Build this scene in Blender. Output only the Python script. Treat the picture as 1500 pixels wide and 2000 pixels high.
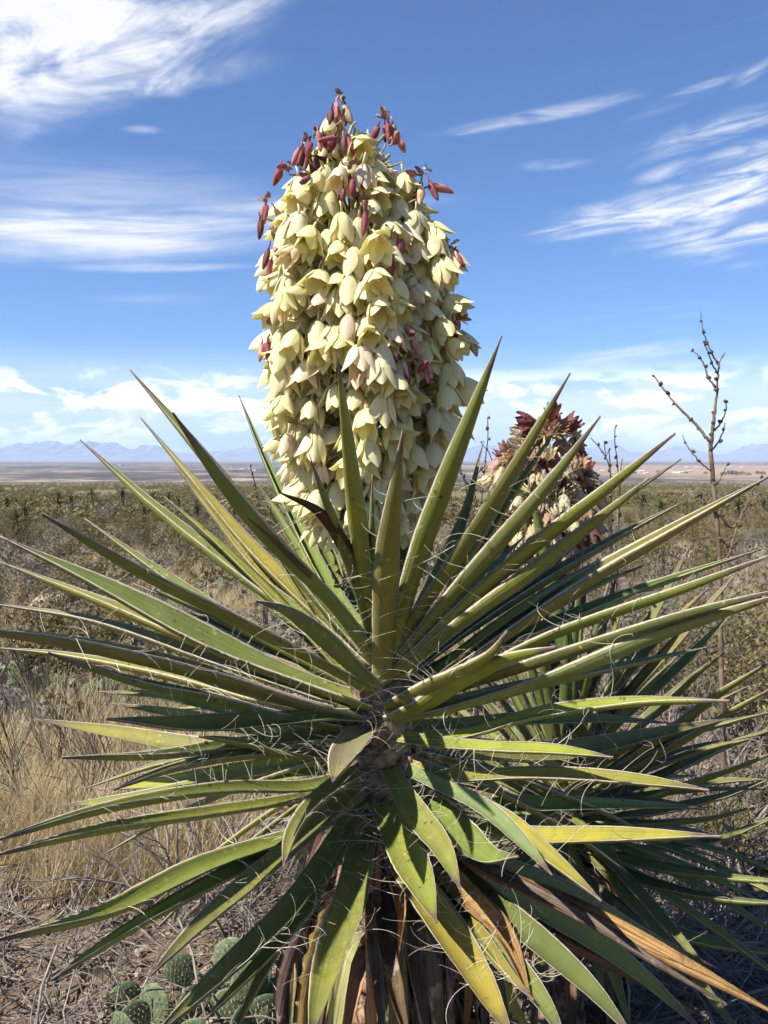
import bpy, math, random
from mathutils import Vector, Matrix, noise as mnoise
R = math.radians
PI = math.pi
sc = bpy.context.scene
for o in list(bpy.data.objects):
    bpy.data.objects.remove(o)
COL = sc.collection

# ---------------------------------------------------------------- camera
F = 1618.0                                   # focal length in photo pixels (1500 x 2000)
CAMZ = 1.65
HAZE = 0.0001
PITCH = math.atan(105 / F)
cd = bpy.data.cameras.new('camera')
cd.sensor_fit = 'VERTICAL'; cd.sensor_height = 24.0; cd.lens = 24.0 * F / 2000.0
cd.clip_start = 0.05; cd.clip_end = 60000
cam = bpy.data.objects.new('camera', cd); COL.objects.link(cam)
cam.location = (0, 0, CAMZ); cam.rotation_euler = (PI / 2 - PITCH, 0, 0)
sc.camera = cam
CA, SA = math.cos(PITCH), math.sin(PITCH)

# ---------------------------------------------------------------- sun, exposure
SUN_EL, SUN_AZ = R(51), R(-120)              # azimuth from +Y towards +X: behind the camera on its left
sdir = Vector((math.sin(SUN_AZ) * math.cos(SUN_EL), math.cos(SUN_AZ) * math.cos(SUN_EL), math.sin(SUN_EL)))
sl = bpy.data.lights.new('sun', 'SUN'); sl.energy = 5.0; sl.angle = R(0.53); sl.color = (1.0, 0.945, 0.86)
so = bpy.data.objects.new('sun', sl); COL.objects.link(so)
so.rotation_euler = sdir.to_track_quat('Z', 'Y').to_euler(); so.location = (-20, -15, 30)
sc.view_settings.view_transform = 'Standard'; sc.view_settings.look = 'None'
sc.view_settings.exposure = 0.92; sc.view_settings.gamma = 1.0
sc.cycles.use_denoising = True
sc.cycles.max_bounces = 8; sc.cycles.diffuse_bounces = 3; sc.cycles.transparent_max_bounces = 16
sc.cycles.volume_bounces = 1
sc.cycles.use_adaptive_sampling = True; sc.cycles.adaptive_threshold = 0.03; sc.cycles.use_light_tree = False
sc.cycles.sample_clamp_indirect = 6.0

# ---------------------------------------------------------------- node helper
class NT:
    def __init__(s, tree): s.t = tree
    def n(s, typ, ins=None, **props):
        nd = s.t.nodes.new(typ)
        for k, v in props.items(): setattr(nd, k, v)
        if ins:
            for k, v in ins.items():
                sock = nd.inputs[k]
                if isinstance(v, bpy.types.NodeSocket): s.t.links.new(v, sock)
                elif hasattr(v, 'outputs'): s.t.links.new(v.outputs[0], sock)
                else: sock.default_value = v
        return nd
    def m(s, op, a, b=0.0, c=None, clamp=False):
        d = {0: a, 1: b}
        if c is not None: d[2] = c
        return s.n('ShaderNodeMath', d, operation=op, use_clamp=clamp).outputs[0]
    def mix(s, f, a, b, mode='MIX'):
        nd = s.n('ShaderNodeMix', None, data_type='RGBA', blend_type=mode)
        for i, v in ((0, f), (6, a), (7, b)):
            if isinstance(v, bpy.types.NodeSocket): s.t.links.new(v, nd.inputs[i])
            else: nd.inputs[i].default_value = v if i == 0 else (*v[:3], 1)
        return nd.outputs[2]
    def ramp(s, f, stops):
        nd = s.n('ShaderNodeValToRGB', {0: f}); e = nd.color_ramp.elements
        while len(e) < len(stops): e.new(0.5)
        for i, (p, c) in enumerate(stops):
            e[i].position = p; e[i].color = (*c, 1) if len(c) == 3 else c
        return nd.outputs[0]
    def mr(s, v, a, b, c=0.0, d=1.0, smooth=True):
        return s.n('ShaderNodeMapRange', {0: v, 1: a, 2: b, 3: c, 4: d},
                   interpolation_type='SMOOTHSTEP' if smooth else 'LINEAR').outputs[0]
    def noise(s, vec, scale, detail=4, rough=0.55, dist=0.0):
        ins = {'Scale': scale, 'Detail': detail, 'Roughness': rough, 'Distortion': dist}
        if vec is not None: ins['Vector'] = vec
        return s.n('ShaderNodeTexNoise', ins).outputs[0]

# ---------------------------------------------------------------- world: sky and clouds
w = bpy.data.worlds.new('World'); sc.world = w; w.use_nodes = True
w.cycles.sampling_method = 'MANUAL'; w.cycles.sample_map_resolution = 256
w.node_tree.nodes.clear(); T = NT(w.node_tree)
sky = T.n('ShaderNodeTexSky', None, sky_type='NISHITA', sun_disc=False)
sky.sun_elevation = SUN_EL; sky.sun_rotation = SUN_AZ
sky.altitude = 1300; sky.air_density = 1.0; sky.dust_density = 0.35; sky.ozone_density = 3.2
tc = T.n('ShaderNodeTexCoord'); sp = T.n('ShaderNodeSeparateXYZ', {0: tc.outputs['Generated']})
X, Y, Z = sp.outputs
az = T.m('ARCTAN2', X, Y)
hz = T.m('SQRT', T.m('ADD', T.m('MULTIPLY', X, X), T.m('MULTIPLY', Y, Y)))
te = T.m('DIVIDE', Z, T.m('MAXIMUM', hz, 0.02))                    # tangent of the elevation
def uv_of(px, py):
    a = math.atan((px - 750) / F); return a, (895 - py) / F * math.cos(a)
def streak_coord(tilt, sx, sy, ox):
    c, s_ = math.cos(tilt), math.sin(tilt)
    u = T.m('ADD', T.m('MULTIPLY', az, c), T.m('MULTIPLY', te, s_))
    v = T.m('SUBTRACT', T.m('MULTIPLY', te, c), T.m('MULTIPLY', az, s_))
    return T.n('ShaderNodeCombineXYZ', {0: T.m('MULTIPLY', u, sx), 1: T.m('MULTIPLY', v, sy), 2: ox}).outputs[0]
wob = T.noise(T.n('ShaderNodeCombineXYZ', {0: T.m('MULTIPLY', az, 6), 1: T.m('MULTIPLY', te, 14), 2: 1.7}).outputs[0], 1.0, 5, 0.6)
wobc = T.m('SUBTRACT', wob, 0.5)
def patch(px, py, a, b, tilt, amp, soft=1.0, w_=1.2):
    """soft elliptical region of the sky, edges broken up by noise"""
    u0, v0 = uv_of(px, py); c, s_ = math.cos(tilt), math.sin(tilt)
    du = T.m('SUBTRACT', az, u0); dv = T.m('SUBTRACT', te, v0)
    u = T.m('DIVIDE', T.m('ADD', T.m('MULTIPLY', du, c), T.m('MULTIPLY', dv, s_)), a / F)
    v = T.m('DIVIDE', T.m('SUBTRACT', T.m('MULTIPLY', dv, c), T.m('MULTIPLY', du, s_)), b / F)
    d = T.m('SQRT', T.m('ADD', T.m('MULTIPLY', u, u), T.m('MULTIPLY', v, v)))
    d = T.m('ADD', d, T.m('MULTIPLY', wobc, w_))
    return T.mr(d, 1.0, 1.0 - soft, 0.0, amp)
def add(*xs):
    r = xs[0]
    for x in xs[1:]: r = T.m('ADD', r, x)
    return r
st1 = T.noise(streak_coord(R(6), 5, 55, 3.1), 1.0, 5, 0.62, 0.6)
st2 = T.noise(streak_coord(R(8), 8, 46, 7.4), 1.0, 7, 0.66, 0.9)
st3 = T.noise(streak_coord(R(24), 6.5, 17, 5.2), 1.0, 7, 0.62, 0.7)
# big bright cirrus bank, top left
A = add(patch(40, 70, 400, 205, R(10), 1.5, 0.7, 0.9), patch(420, 70, 230, 95, R(30), 0.9, 0.9, 1.2), patch(370, 175, 220, 34, R(16), 0.6, 1.0, 0.9))
A = T.m('MULTIPLY', A, T.mr(st3, 0.30, 0.68, 0.08, 1.0))
# long flat streaks, left
B = add(patch(220, 468, 560, 60, R(5), 1.4, 1.0, 0.8), patch(620, 415, 350, 22, R(3), 0.8, 1.0, 0.8), patch(180, 400, 420, 95, R(4), 0.5, 1.0, 0.8),
        patch(330, 530, 250, 11, R(4), 0.8, 1.0, 0.7), patch(290, 272, 50, 12, R(4), 0.6, 1.0, 0.8), patch(300, 590, 160, 16, R(3), 0.25, 1.0, 0.8))
B = T.m('MULTIPLY', B, T.mr(st1, 0.26, 0.74, 0.15, 0.9))
# streaks, right
Cc = add(patch(1330, 408, 340, 46, R(8), 1.4, 1.0, 2.0), patch(1400, 470, 270, 56, R(4), 1.2, 1.0, 2.0), patch(1480, 320, 150, 40, R(10), 1.1, 1.0, 2.0),
         patch(1350, 280, 220, 30, R(12), 0.65, 1.0, 2.0), patch(1050, 245, 250, 17, R(7), 0.6, 1.0, 1.6), patch(1330, 205, 130, 20, R(18), 0.55, 1.0, 0.9),
         patch(1460, 160, 70, 16, R(28), 0.6, 1.0, 0.9), patch(1085, 336, 95, 14, R(0), 0.5, 1.0, 0.8), patch(1285, 350, 75, 20, R(14), 0.6, 1.0, 0.9),
         patch(1090, 450, 80, 14, R(10), 0.9, 1.0, 0.8), patch(980, 8, 220, 14, R(4), 0.6, 1.0, 0.8), patch(1220, 697, 200, 22, R(8), 0.75, 1.0, 0.9))
Cc = T.m('MULTIPLY', Cc, T.mr(st2, 0.36, 0.68, 0.04, 1.0))
# thin cirrus elsewhere in the sky, all round
G = T.m('MULTIPLY', T.mr(st1, 0.56, 0.85), T.mr(T.noise(streak_coord(0, 1.6, 3.2, 9.0), 1.0, 3, 0.5), 0.5, 0.75, 0.0, 0.45))
cir = T.m('MINIMUM', add(A, B, Cc, G), 1.0)
cir = T.m('MAXIMUM', cir, 0.0)
# low cumulus and pale veil near the horizon, all round
cv = T.n('ShaderNodeCombineXYZ', {0: T.m('MULTIPLY', az, 11), 1: T.m('MULTIPLY', te, 27), 2: 2.9}).outputs[0]
cum = T.noise(cv, 1.0, 7, 0.58, 0.3)
veil_n = T.noise(T.n('ShaderNodeCombineXYZ', {0: T.m('MULTIPLY', az, 2.6), 1: T.m('MULTIPLY', te, 20), 2: 12.2}).outputs[0], 1.0, 5, 0.6)
veil = T.m('MULTIPLY', T.mr(te, 0.14, 0.05), T.mr(veil_n, 0.28, 0.56, 0.3, 1.0))
band = T.m('MULTIPLY', T.mr(te, 0.115, 0.07), T.mr(te, 0.0, 0.02))
puff = T.m('MULTIPLY', T.mr(cum, 0.46, 0.54), band)
cum_up = T.noise(T.n('ShaderNodeVectorMath', {0: cv, 1: (0.05, 0.22, 0)}, operation='ADD').outputs[0], 1.0, 7, 0.58, 0.3)
shade = T.mr(T.m('SUBTRACT', cum_up, cum), -0.06, 0.10)              # cloud above: grey base
CB = 8.6
skyc = T.mix(1.0, sky.outputs[0], (0.59, 0.80, 1.07), 'MULTIPLY')
c1 = T.mix(T.m('MULTIPLY', veil, 0.9), skyc, (CB * 0.76, CB * 0.86, CB * 0.98))
c2 = T.mix(T.m('MULTIPLY', cir, 0.95), c1, (CB * 0.80, CB * 0.81, CB * 0.85))
pc = T.mix(shade, (CB * 1.42, CB * 1.40, CB * 1.38), (CB * 0.72, CB * 0.78, CB * 0.88))
c3 = T.mix(T.m('MULTIPLY', puff, 0.9), c2, pc)
bg = T.n('ShaderNodeBackground', {0: c3, 1: 0.08})
T.n('ShaderNodeOutputWorld', {0: bg})

# ---------------------------------------------------------------- geometry helpers
def at(px, py, Yd):
    """photo pixel -> world point whose distance along +Y is Yd"""
    x = (px - 750) / F; y = (1000 - py) / F
    d = Vector((x, CA + y * SA, -SA + y * CA))
    return Vector((0, 0, CAMZ)) + d * (Yd / d.y)

def softmin_slope(y):
    s0 = 0.031
    if y < 0: return -s0 * max(y, -400)
    L_ = 850.0
    if y < L_: return -s0 * (y - 0.5 * y * y / (2 * L_) * 0.55)
    return -s0 * (L_ - 0.5 * L_ / 2 * 0.55) - (y - L_) * 0.0008 * math.exp(-(y - L_) / 4000)
def gz(x, y):
    r = math.hypot(x, y)
    z = softmin_slope(y)
    a = 0.05 if r < 6 else 0.05 + min(1, (r - 6) / 60) * 0.35
    if r < 1500:
        z += a * (mnoise.noise(Vector((x * 0.16, y * 0.16, 3.3)))) * min(1, r / 3)
        z += 0.025 * mnoise.noise(Vector((x * 1.7, y * 1.7, 1.0)))
    return z
def gp(px, py):
    """photo pixel -> point on the ground"""
    p0 = Vector((0, 0, CAMZ)); x = (px - 750) / F; y = (1000 - py) / F
    d = Vector((x, CA + y * SA, -SA + y * CA)); t = 0.5
    while t < 3000:
        p = p0 + d * t
        if p.z < gz(p.x, p.y): break
        t *= 1.01
    return Vector((p.x, p.y, gz(p.x, p.y)))

class MB:
    def __init__(s): s.v = []; s.f = []; s.uv = []
    def vert(s, p, uv=(0, 0)): s.v.append(tuple(p)); s.uv.append(uv); return len(s.v) - 1
    def mesh(s, name, m=None, smooth=True):
        me = bpy.data.meshes.new(name); me.from_pydata(s.v, [], s.f)
        if s.f:
            ul = me.uv_layers.new(name='UVMap')
            idx = [0] * len(me.loops); me.loops.foreach_get('vertex_index', idx)
            flat = []
            for i in idx: flat += s.uv[i]
            ul.data.foreach_set('uv', flat)
            me.polygons.foreach_set('use_smooth', [smooth] * len(me.polygons))
        if m: me.materials.append(m)
        me.update(); return me
    def tube(s, pts, rad, sides=5, cap=True):
        n = len(pts); base = len(s.v); up = Vector((0.31, 0.2, 0.93))
        for i, p in enumerate(pts):
            t = (pts[min(i + 1, n - 1)] - pts[max(i - 1, 0)])
            if t.length < 1e-9: t = Vector((0, 0, 1))
            t.normalize()
            a = t.cross(up)
            if a.length < 0.05: a = t.cross(Vector((1, 0, 0)))
            a.normalize(); b = t.cross(a)
            r = rad[i] if isinstance(rad, (list, tuple)) else rad
            for k in range(sides):
                q = 2 * PI * k / sides
                s.vert(p + (a * math.cos(q) + b * math.sin(q)) * r, (k / sides, i / max(1, n - 1)))
        for i in range(n - 1):
            for k in range(sides):
                a_ = base + i * sides + k; b_ = base + i * sides + (k + 1) % sides
                s.f.append((a_, b_, b_ + sides, a_ + sides))
        if cap:
            s.f.append(tuple(base + (n - 1) * sides + k for k in range(sides)))
            s.f.append(tuple(base + sides - 1 - k for k in range(sides)))
    def ellipsoid(s, c, r, nu=8, nv=6, rough=0.0, seed=0):
        base = len(s.v); rng = random.Random(seed)
        for j in range(nv + 1):
            th = PI * j / nv
            for i in range(nu):
                ph = 2 * PI * i / nu; k = 1 + rng.uniform(-rough, rough)
                s.vert((c[0] + r[0] * math.sin(th) * math.cos(ph) * k, c[1] + r[1] * math.sin(th) * math.sin(ph) * k, c[2] + r[2] * math.cos(th) * k), (i / nu, 1 - j / nv))
        for j in range(nv):
            for i in range(nu):
                a_ = base + j * nu + i; b_ = base + j * nu + (i + 1) % nu
                s.f.append((a_, a_ + nu, b_ + nu, b_))

def obj(name, me, parent=None, loc=None, rot=None, color=None, scale=None):
    o = bpy.data.objects.new(name, me); COL.objects.link(o)
    if parent: o.parent = parent
    if loc is not None: o.location = loc
    if rot is not None: o.rotation_euler = rot
    if scale is not None: o.scale = scale if not isinstance(scale, (int, float)) else (scale,) * 3
    if color: o.color = (*color, 1)
    return o
def tag(o, label, cat, group=None):
    o['label'] = label; o['category'] = cat
    if group: o['group'] = group
    return o
def thing(name, label, cat, loc=(0, 0, 0), group=None, rz=0):
    o = bpy.data.objects.new(name, None); COL.objects.link(o); o.empty_display_size = 0.1
    o.location = loc; o.rotation_euler = (0, 0, rz)
    return tag(o, label, cat, group)
def dup(root, loc, rz=0, sc_=1.0, label=None, group=None):
    r = root.copy(); COL.objects.link(r); r.location = loc; r.rotation_euler = (0, 0, rz); r.scale = (sc_,) * 3
    if label: r['label'] = label
    if group: r['group'] = group
    for ch in list(root.children):
        c = ch.copy(); COL.objects.link(c); c.parent = r
        for g in ch.children:
            d = g.copy(); COL.objects.link(d); d.parent = c
    return r
def spline(P, n):
    """Catmull-Rom through P, n+1 samples uniform in chord length"""
    P = [Vector(p) for p in P]
    if len(P) == 2: return [P[0].lerp(P[1], i / n) for i in range(n + 1)]
    Q = [P[0] * 2 - P[1]] + P + [P[-1] * 2 - P[-2]]; out = []
    for i in range(len(P) - 1):
        a, b, c, d = Q[i:i + 4]
        for k in range(16):
            t = k / 16
            out.append(0.5 * ((2 * b) + (c - a) * t + (2 * a - 5 * b + 4 * c - d) * t * t + (3 * b - a - 3 * c + d) * t ** 3))
    out.append(P[-1]); L = [0]
    for i in range(1, len(out)): L.append(L[-1] + (out[i] - out[i - 1]).length)
    res = []; j = 0
    for i in range(n + 1):
        s_ = L[-1] * i / n
        while j < len(L) - 2 and L[j + 1] < s_: j += 1
        k = (s_ - L[j]) / max(1e-9, L[j + 1] - L[j]); res.append(out[j].lerp(out[j + 1], min(1, k)))
    return res

# ---------------------------------------------------------------- materials
def material(name):
    m = bpy.data.materials.new(name); m.use_nodes = True; m.node_tree.nodes.clear(); return m, NT(m.node_tree)
def finish(t, col, rough=0.7, bump=None, bstr=0.3, bdist=0.01, spec=0.3, transl=0.0, tcol=None):
    ins = {'Base Color': col, 'Roughness': rough, 'Specular IOR Level': spec}
    if bump is not None:
        ins['Normal'] = t.n('ShaderNodeBump', {'Height': bump, 'Strength': bstr, 'Distance': bdist}).outputs[0]
    sh = t.n('ShaderNodeBsdfPrincipled', ins).outputs[0]
    if transl > 0:
        tr = t.n('ShaderNodeBsdfTranslucent', {0: tcol if tcol is not None else col}).outputs[0]
        sh = t.n('ShaderNodeMixShader', {0: transl, 1: sh, 2: tr}).outputs[0]
    t.n('ShaderNodeOutputMaterial', {0: sh})

def leaf_material():
    m, t = material('yucca_leaf')
    tcx = t.n('ShaderNodeTexCoord'); oi = t.n('ShaderNodeObjectInfo')
    uv = t.n('ShaderNodeSeparateXYZ', {0: tcx.outputs['UV']}); u, v = uv.outputs[0], uv.outputs[1]
    ob = tcx.outputs['Object']
    rnd = t.m('MULTIPLY', oi.outputs['Random'], 37.0)
    off = t.n('ShaderNodeVectorMath', {0: ob, 1: t.n('ShaderNodeCombineXYZ', {0: rnd, 1: rnd, 2: rnd}).outputs[0]}, operation='ADD').outputs[0]
    # long streaks follow the blade
    sv = t.n('ShaderNodeCombineXYZ', {0: t.m('MULTIPLY', u, 34), 1: t.m('MULTIPLY', v, 2.2), 2: rnd}).outputs[0]
    streak = t.noise(sv, 1.0, 3, 0.6)
    blot = t.noise(off, 9.0, 4, 0.6)
    base = oi.outputs['Color']
    c = t.mix(t.mr(streak, 0.32, 0.66, 0.0, 0.75), base, t.mix(1.0, base, (0.60, 0.70, 0.68), 'MULTIPLY'))
    c = t.mix(t.mr(blot, 0.45, 0.75, 0.0, 0.6), c, t.mix(1.0, base, (1.35, 1.25, 0.75), 'MULTIPLY'))
    # pale powdery bloom
    c = t.mix(t.mr(t.noise(off, 30.0, 5, 0.7), 0.4, 0.8, 0.0, 0.15), c, (0.30, 0.31, 0.20))
    # pale yellow foot of the blade
    dust = t.noise(off, 70.0, 4, 0.7)
    c = t.mix(t.mr(dust, 0.55, 0.72, 0.0, 0.45), c, t.mix(1.0, base, (0.55, 0.5, 0.5), 'MULTIPLY'))
    c = t.mix(t.mr(v, 0.16, 0.0, 0.0, 0.5), c, (0.33, 0.30, 0.08))
    # yellow and brown blemishes
    vor = t.n('ShaderNodeTexVoronoi', {'Vector': off, 'Scale': 55.0, 'Randomness': 1.0}).outputs['Distance']
    gate = t.mr(t.noise(off, 6.0, 2, 0.5), 0.46, 0.60)
    spots = t.m('MULTIPLY', t.mr(vor, 0.26, 0.14), gate)
    c = t.mix(t.m('MULTIPLY', spots, 0.75), c, t.mix(t.mr(t.noise(off, 40.0, 1), 0.45, 0.55), (0.40, 0.33, 0.10), (0.055, 0.03, 0.015)))
    # dead patches on some
    # brown-grey tip
    vt = t.m('ADD', v, t.m('MULTIPLY', t.m('SUBTRACT', t.noise(off, 24.0, 4), 0.5), 0.13))
    c = t.mix(t.mr(vt, 0.86, 0.955), c, t.mix(t.noise(off, 60.0, 3), (0.05, 0.033, 0.03), (0.20, 0.15, 0.12)))
    # corky, frayed margins: brown line then white
    e = t.m('ABSOLUTE', t.m('SUBTRACT', t.m('MULTIPLY', u, 2.0), 1.0))
    en = t.m('ADD', e, t.m('MULTIPLY', t.m('SUBTRACT', t.noise(off, 45.0, 3), 0.5), 0.10))
    c = t.mix(t.mr(en, 0.86, 0.90, 0.0, 0.6), c, (0.10, 0.07, 0.04))
    c = t.mix(t.mr(en, 0.90, 0.94), c, (0.46, 0.41, 0.32))
    h = streak
    finish(t, c, t.mr(blot, 0.3, 0.7, 0.48, 0.68), h, 0.5, 0.003, 0.24)
    return m
def dead_leaf_material():
    m, t = material('dead_leaf')
    tcx = t.n('ShaderNodeTexCoord'); oi = t.n('ShaderNodeObjectInfo')
    uv = t.n('ShaderNodeSeparateXYZ', {0: tcx.outputs['UV']}); u, v = uv.outputs[0], uv.outputs[1]
    rnd = t.m('MULTIPLY', oi.outputs['Random'], 41.0)
    off = t.n('ShaderNodeVectorMath', {0: tcx.outputs['Object'], 1: t.n('ShaderNodeCombineXYZ', {0: rnd, 1: rnd, 2: rnd}).outputs[0]}, operation='ADD').outputs[0]
    streak = t.noise(t.n('ShaderNodeCombineXYZ', {0: t.m('MULTIPLY', u, 18), 1: t.m('MULTIPLY', v, 3), 2: rnd}).outputs[0], 1.0, 6, 0.65)
    base = oi.outputs['Color']
    c = t.mix(t.mr(streak, 0.35, 0.65), t.mix(1.0, base, (0.4, 0.34, 0.3), 'MULTIPLY'), base)
    c = t.mix(t.mr(t.noise(off, 10.0, 5, 0.65), 0.52, 0.7, 0.0, 0.75), c, (0.07, 0.045, 0.03))
    c = t.mix(t.mr(t.noise(off, 17.0, 5, 0.65), 0.56, 0.68, 0.0, 0.6), c, (0.46, 0.38, 0.27))
    fl = t.n('ShaderNodeTexVoronoi', {'Vector': off, 'Scale': 190.0}).outputs['Distance']
    c = t.mix(t.m('MULTIPLY', t.mr(fl, 0.3, 0.12), t.mr(t.noise(off, 14.0, 2), 0.45, 0.6, 0.0, 0.8)), c, (0.06, 0.03, 0.02))
    finish(t, c, 0.85, streak, 0.9, 0.004, 0.15)
    return m
def tepal_material():
    m, t = material('tepal')
    tcx = t.n('ShaderNodeTexCoord'); oi = t.n('ShaderNodeObjectInfo')
    uv = t.n('ShaderNodeSeparateXYZ', {0: tcx.outputs['UV']}); u, v = uv.outputs[0], uv.outputs[1]
    rnd = t.m('MULTIPLY', oi.outputs['Random'], 23.0)
    off = t.n('ShaderNodeVectorMath', {0: tcx.outputs['Object'], 1: t.n('ShaderNodeCombineXYZ', {0: rnd, 1: rnd, 2: rnd}).outputs[0]}, operation='ADD').outputs[0]
    vein = t.noise(t.n('ShaderNodeCombineXYZ', {0: t.m('MULTIPLY', u, 16), 1: t.m('MULTIPLY', v, 1.4), 2: rnd}).outputs[0], 1.0, 4, 0.55)
    base = oi.outputs['Color']
    c = t.mix(t.mr(vein, 0.35, 0.7, 0.0, 0.5), base, t.mix(1.0, base, (0.9, 0.87, 0.68), 'MULTIPLY'))
    c = t.mix(t.mr(v, 0.16, 0.0, 0.0, 0.4), c, (0.50, 0.50, 0.20))
    c = t.mix(t.m('MULTIPLY', t.mr(t.noise(off, 30.0, 2), 0.56, 0.75, 0.0, 0.5), t.mr(v, 0.7, 0.1)), c, (0.58, 0.30, 0.24))
    c = t.mix(t.mr(t.noise(off, 45.0, 4, 0.6), 0.70, 0.80, 0.0, 0.5), c, (0.34, 0.24, 0.10))
    finish(t, c, 0.5, vein, 0.25, 0.002, 0.3, 0.33, t.mix(1.0, c, (1.0, 0.93, 0.58), 'MULTIPLY'))
    return m
def simple(name, c1, c2, scale=20.0, rough=0.8, bstr=0.5, bdist=0.005, objcol=False, lo=0.35, hi=0.65, transl=0.0, stretch=None, spec=0.25):
    m, t = material(name); tcx = t.n('ShaderNodeTexCoord'); oi = t.n('ShaderNodeObjectInfo')
    rnd = t.m('MULTIPLY', oi.outputs['Random'], 31.0)
    vec = tcx.outputs['Object']
    if stretch: vec = t.n('ShaderNodeVectorMath', {0: vec, 1: stretch}, operation='MULTIPLY').outputs[0]
    off = t.n('ShaderNodeVectorMath', {0: vec, 1: t.n('ShaderNodeCombineXYZ', {0: rnd, 1: rnd, 2: rnd}).outputs[0]}, operation='ADD').outputs[0]
    nz = t.noise(off, scale, 5, 0.62)
    c = t.mix(t.mr(nz, lo, hi), c1, c2)
    if objcol: c = t.mix(1.0, c, oi.outputs['Color'], 'MULTIPLY')
    else:
        k = t.mr(oi.outputs['Random'], 0, 1, 0.78, 1.2, False)
        c = t.mix(1.0, c, t.n('ShaderNodeCombineXYZ', {0: k, 1: k, 2: k}).outputs[0], 'MULTIPLY')
    finish(t, c, rough, nz, bstr, bdist, spec, transl)
    return m
M_leaf = leaf_material(); M_dead = dead_leaf_material(); M_tepal = tepal_material()
M_fibre = simple('fibre', (0.44, 0.40, 0.29), (0.62, 0.57, 0.44), 40, 0.7, 0)
M_stalk = simple('flower_stalk', (0.36, 0.29, 0.14), (0.33, 0.33, 0.13), 25, 0.7, 0.4)
M_bud = simple('bud', (1, 1, 1), (0.5, 0.34, 0.30), 110, 0.6, 0.8, 0.003, objcol=True, spec=0.25, stretch=(1, 1, 0.22))
M_crisp = simple('withered_tip', (0.42, 0.30, 0.19), (0.20, 0.10, 0.08), 80, 0.9, 0.4, 0.002)
M_bark = simple('bark', (0.08, 0.052, 0.035), (0.36, 0.27, 0.18), 26, 0.95, 1.0, 0.02)
M_twig = simple('twig', (0.115, 0.09, 0.072), (0.30, 0.26, 0.215), 14, 0.9, 0.5)
M_darktwig = simple('dark_twig', (0.035, 0.026, 0.02), (0.12, 0.095, 0.07), 22, 0.9, 0.5)
M_tan = simple('tan_twig', (0.10, 0.07, 0.045), (0.25, 0.185, 0.115), 14, 0.85, 0.4)
M_creo = simple('creosote_leaf', (0.115, 0.098, 0.033), (0.225, 0.18, 0.068), 5, 0.6, 0, transl=0.2)
M_grey = simple('grey_leaf', (0.14, 0.125, 0.09), (0.26, 0.235, 0.18), 5, 0.8, 0, transl=0.15)
M_grass = simple('dry_grass', (0.42, 0.32, 0.16), (0.64, 0.53, 0.31), 6, 0.75, 0, transl=0.25)
M_pad = simple('cactus_pad', (0.075, 0.11, 0.05), (0.17, 0.20, 0.11), 16, 0.6, 0.35, 0.004)
M_spine = simple('spine', (0.55, 0.47, 0.33), (0.30, 0.22, 0.13), 30, 0.7, 0)
M_rock = simple('rock', (0.05, 0.045, 0.045), (0.20, 0.18, 0.17), 9, 0.9, 0.9, 0.03)
M_stone = simple('stone', (0.22, 0.16, 0.11), (0.42, 0.34, 0.25), 12, 0.9, 0.8, 0.02)
M_paleston = simple('pale_stone', (0.42, 0.33, 0.17), (0.55, 0.46, 0.28), 12, 0.9, 0.6, 0.02)
M_farleaf = simple('far_yucca_leaf', (0.075, 0.085, 0.03), (0.17, 0.175, 0.075), 8, 0.55, 0)
M_wall = simple('house_wall', (0.40, 0.36, 0.31), (0.66, 0.62, 0.56), 0.4, 0.8, 0)
M_roof = simple('house_roof', (0.38, 0.36, 0.34), (0.6, 0.6, 0.6), 0.4, 0.7, 0)
M_fartree = simple('far_tree', (0.03, 0.035, 0.02), (0.07, 0.07, 0.04), 1.0, 0.9, 0)

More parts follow.
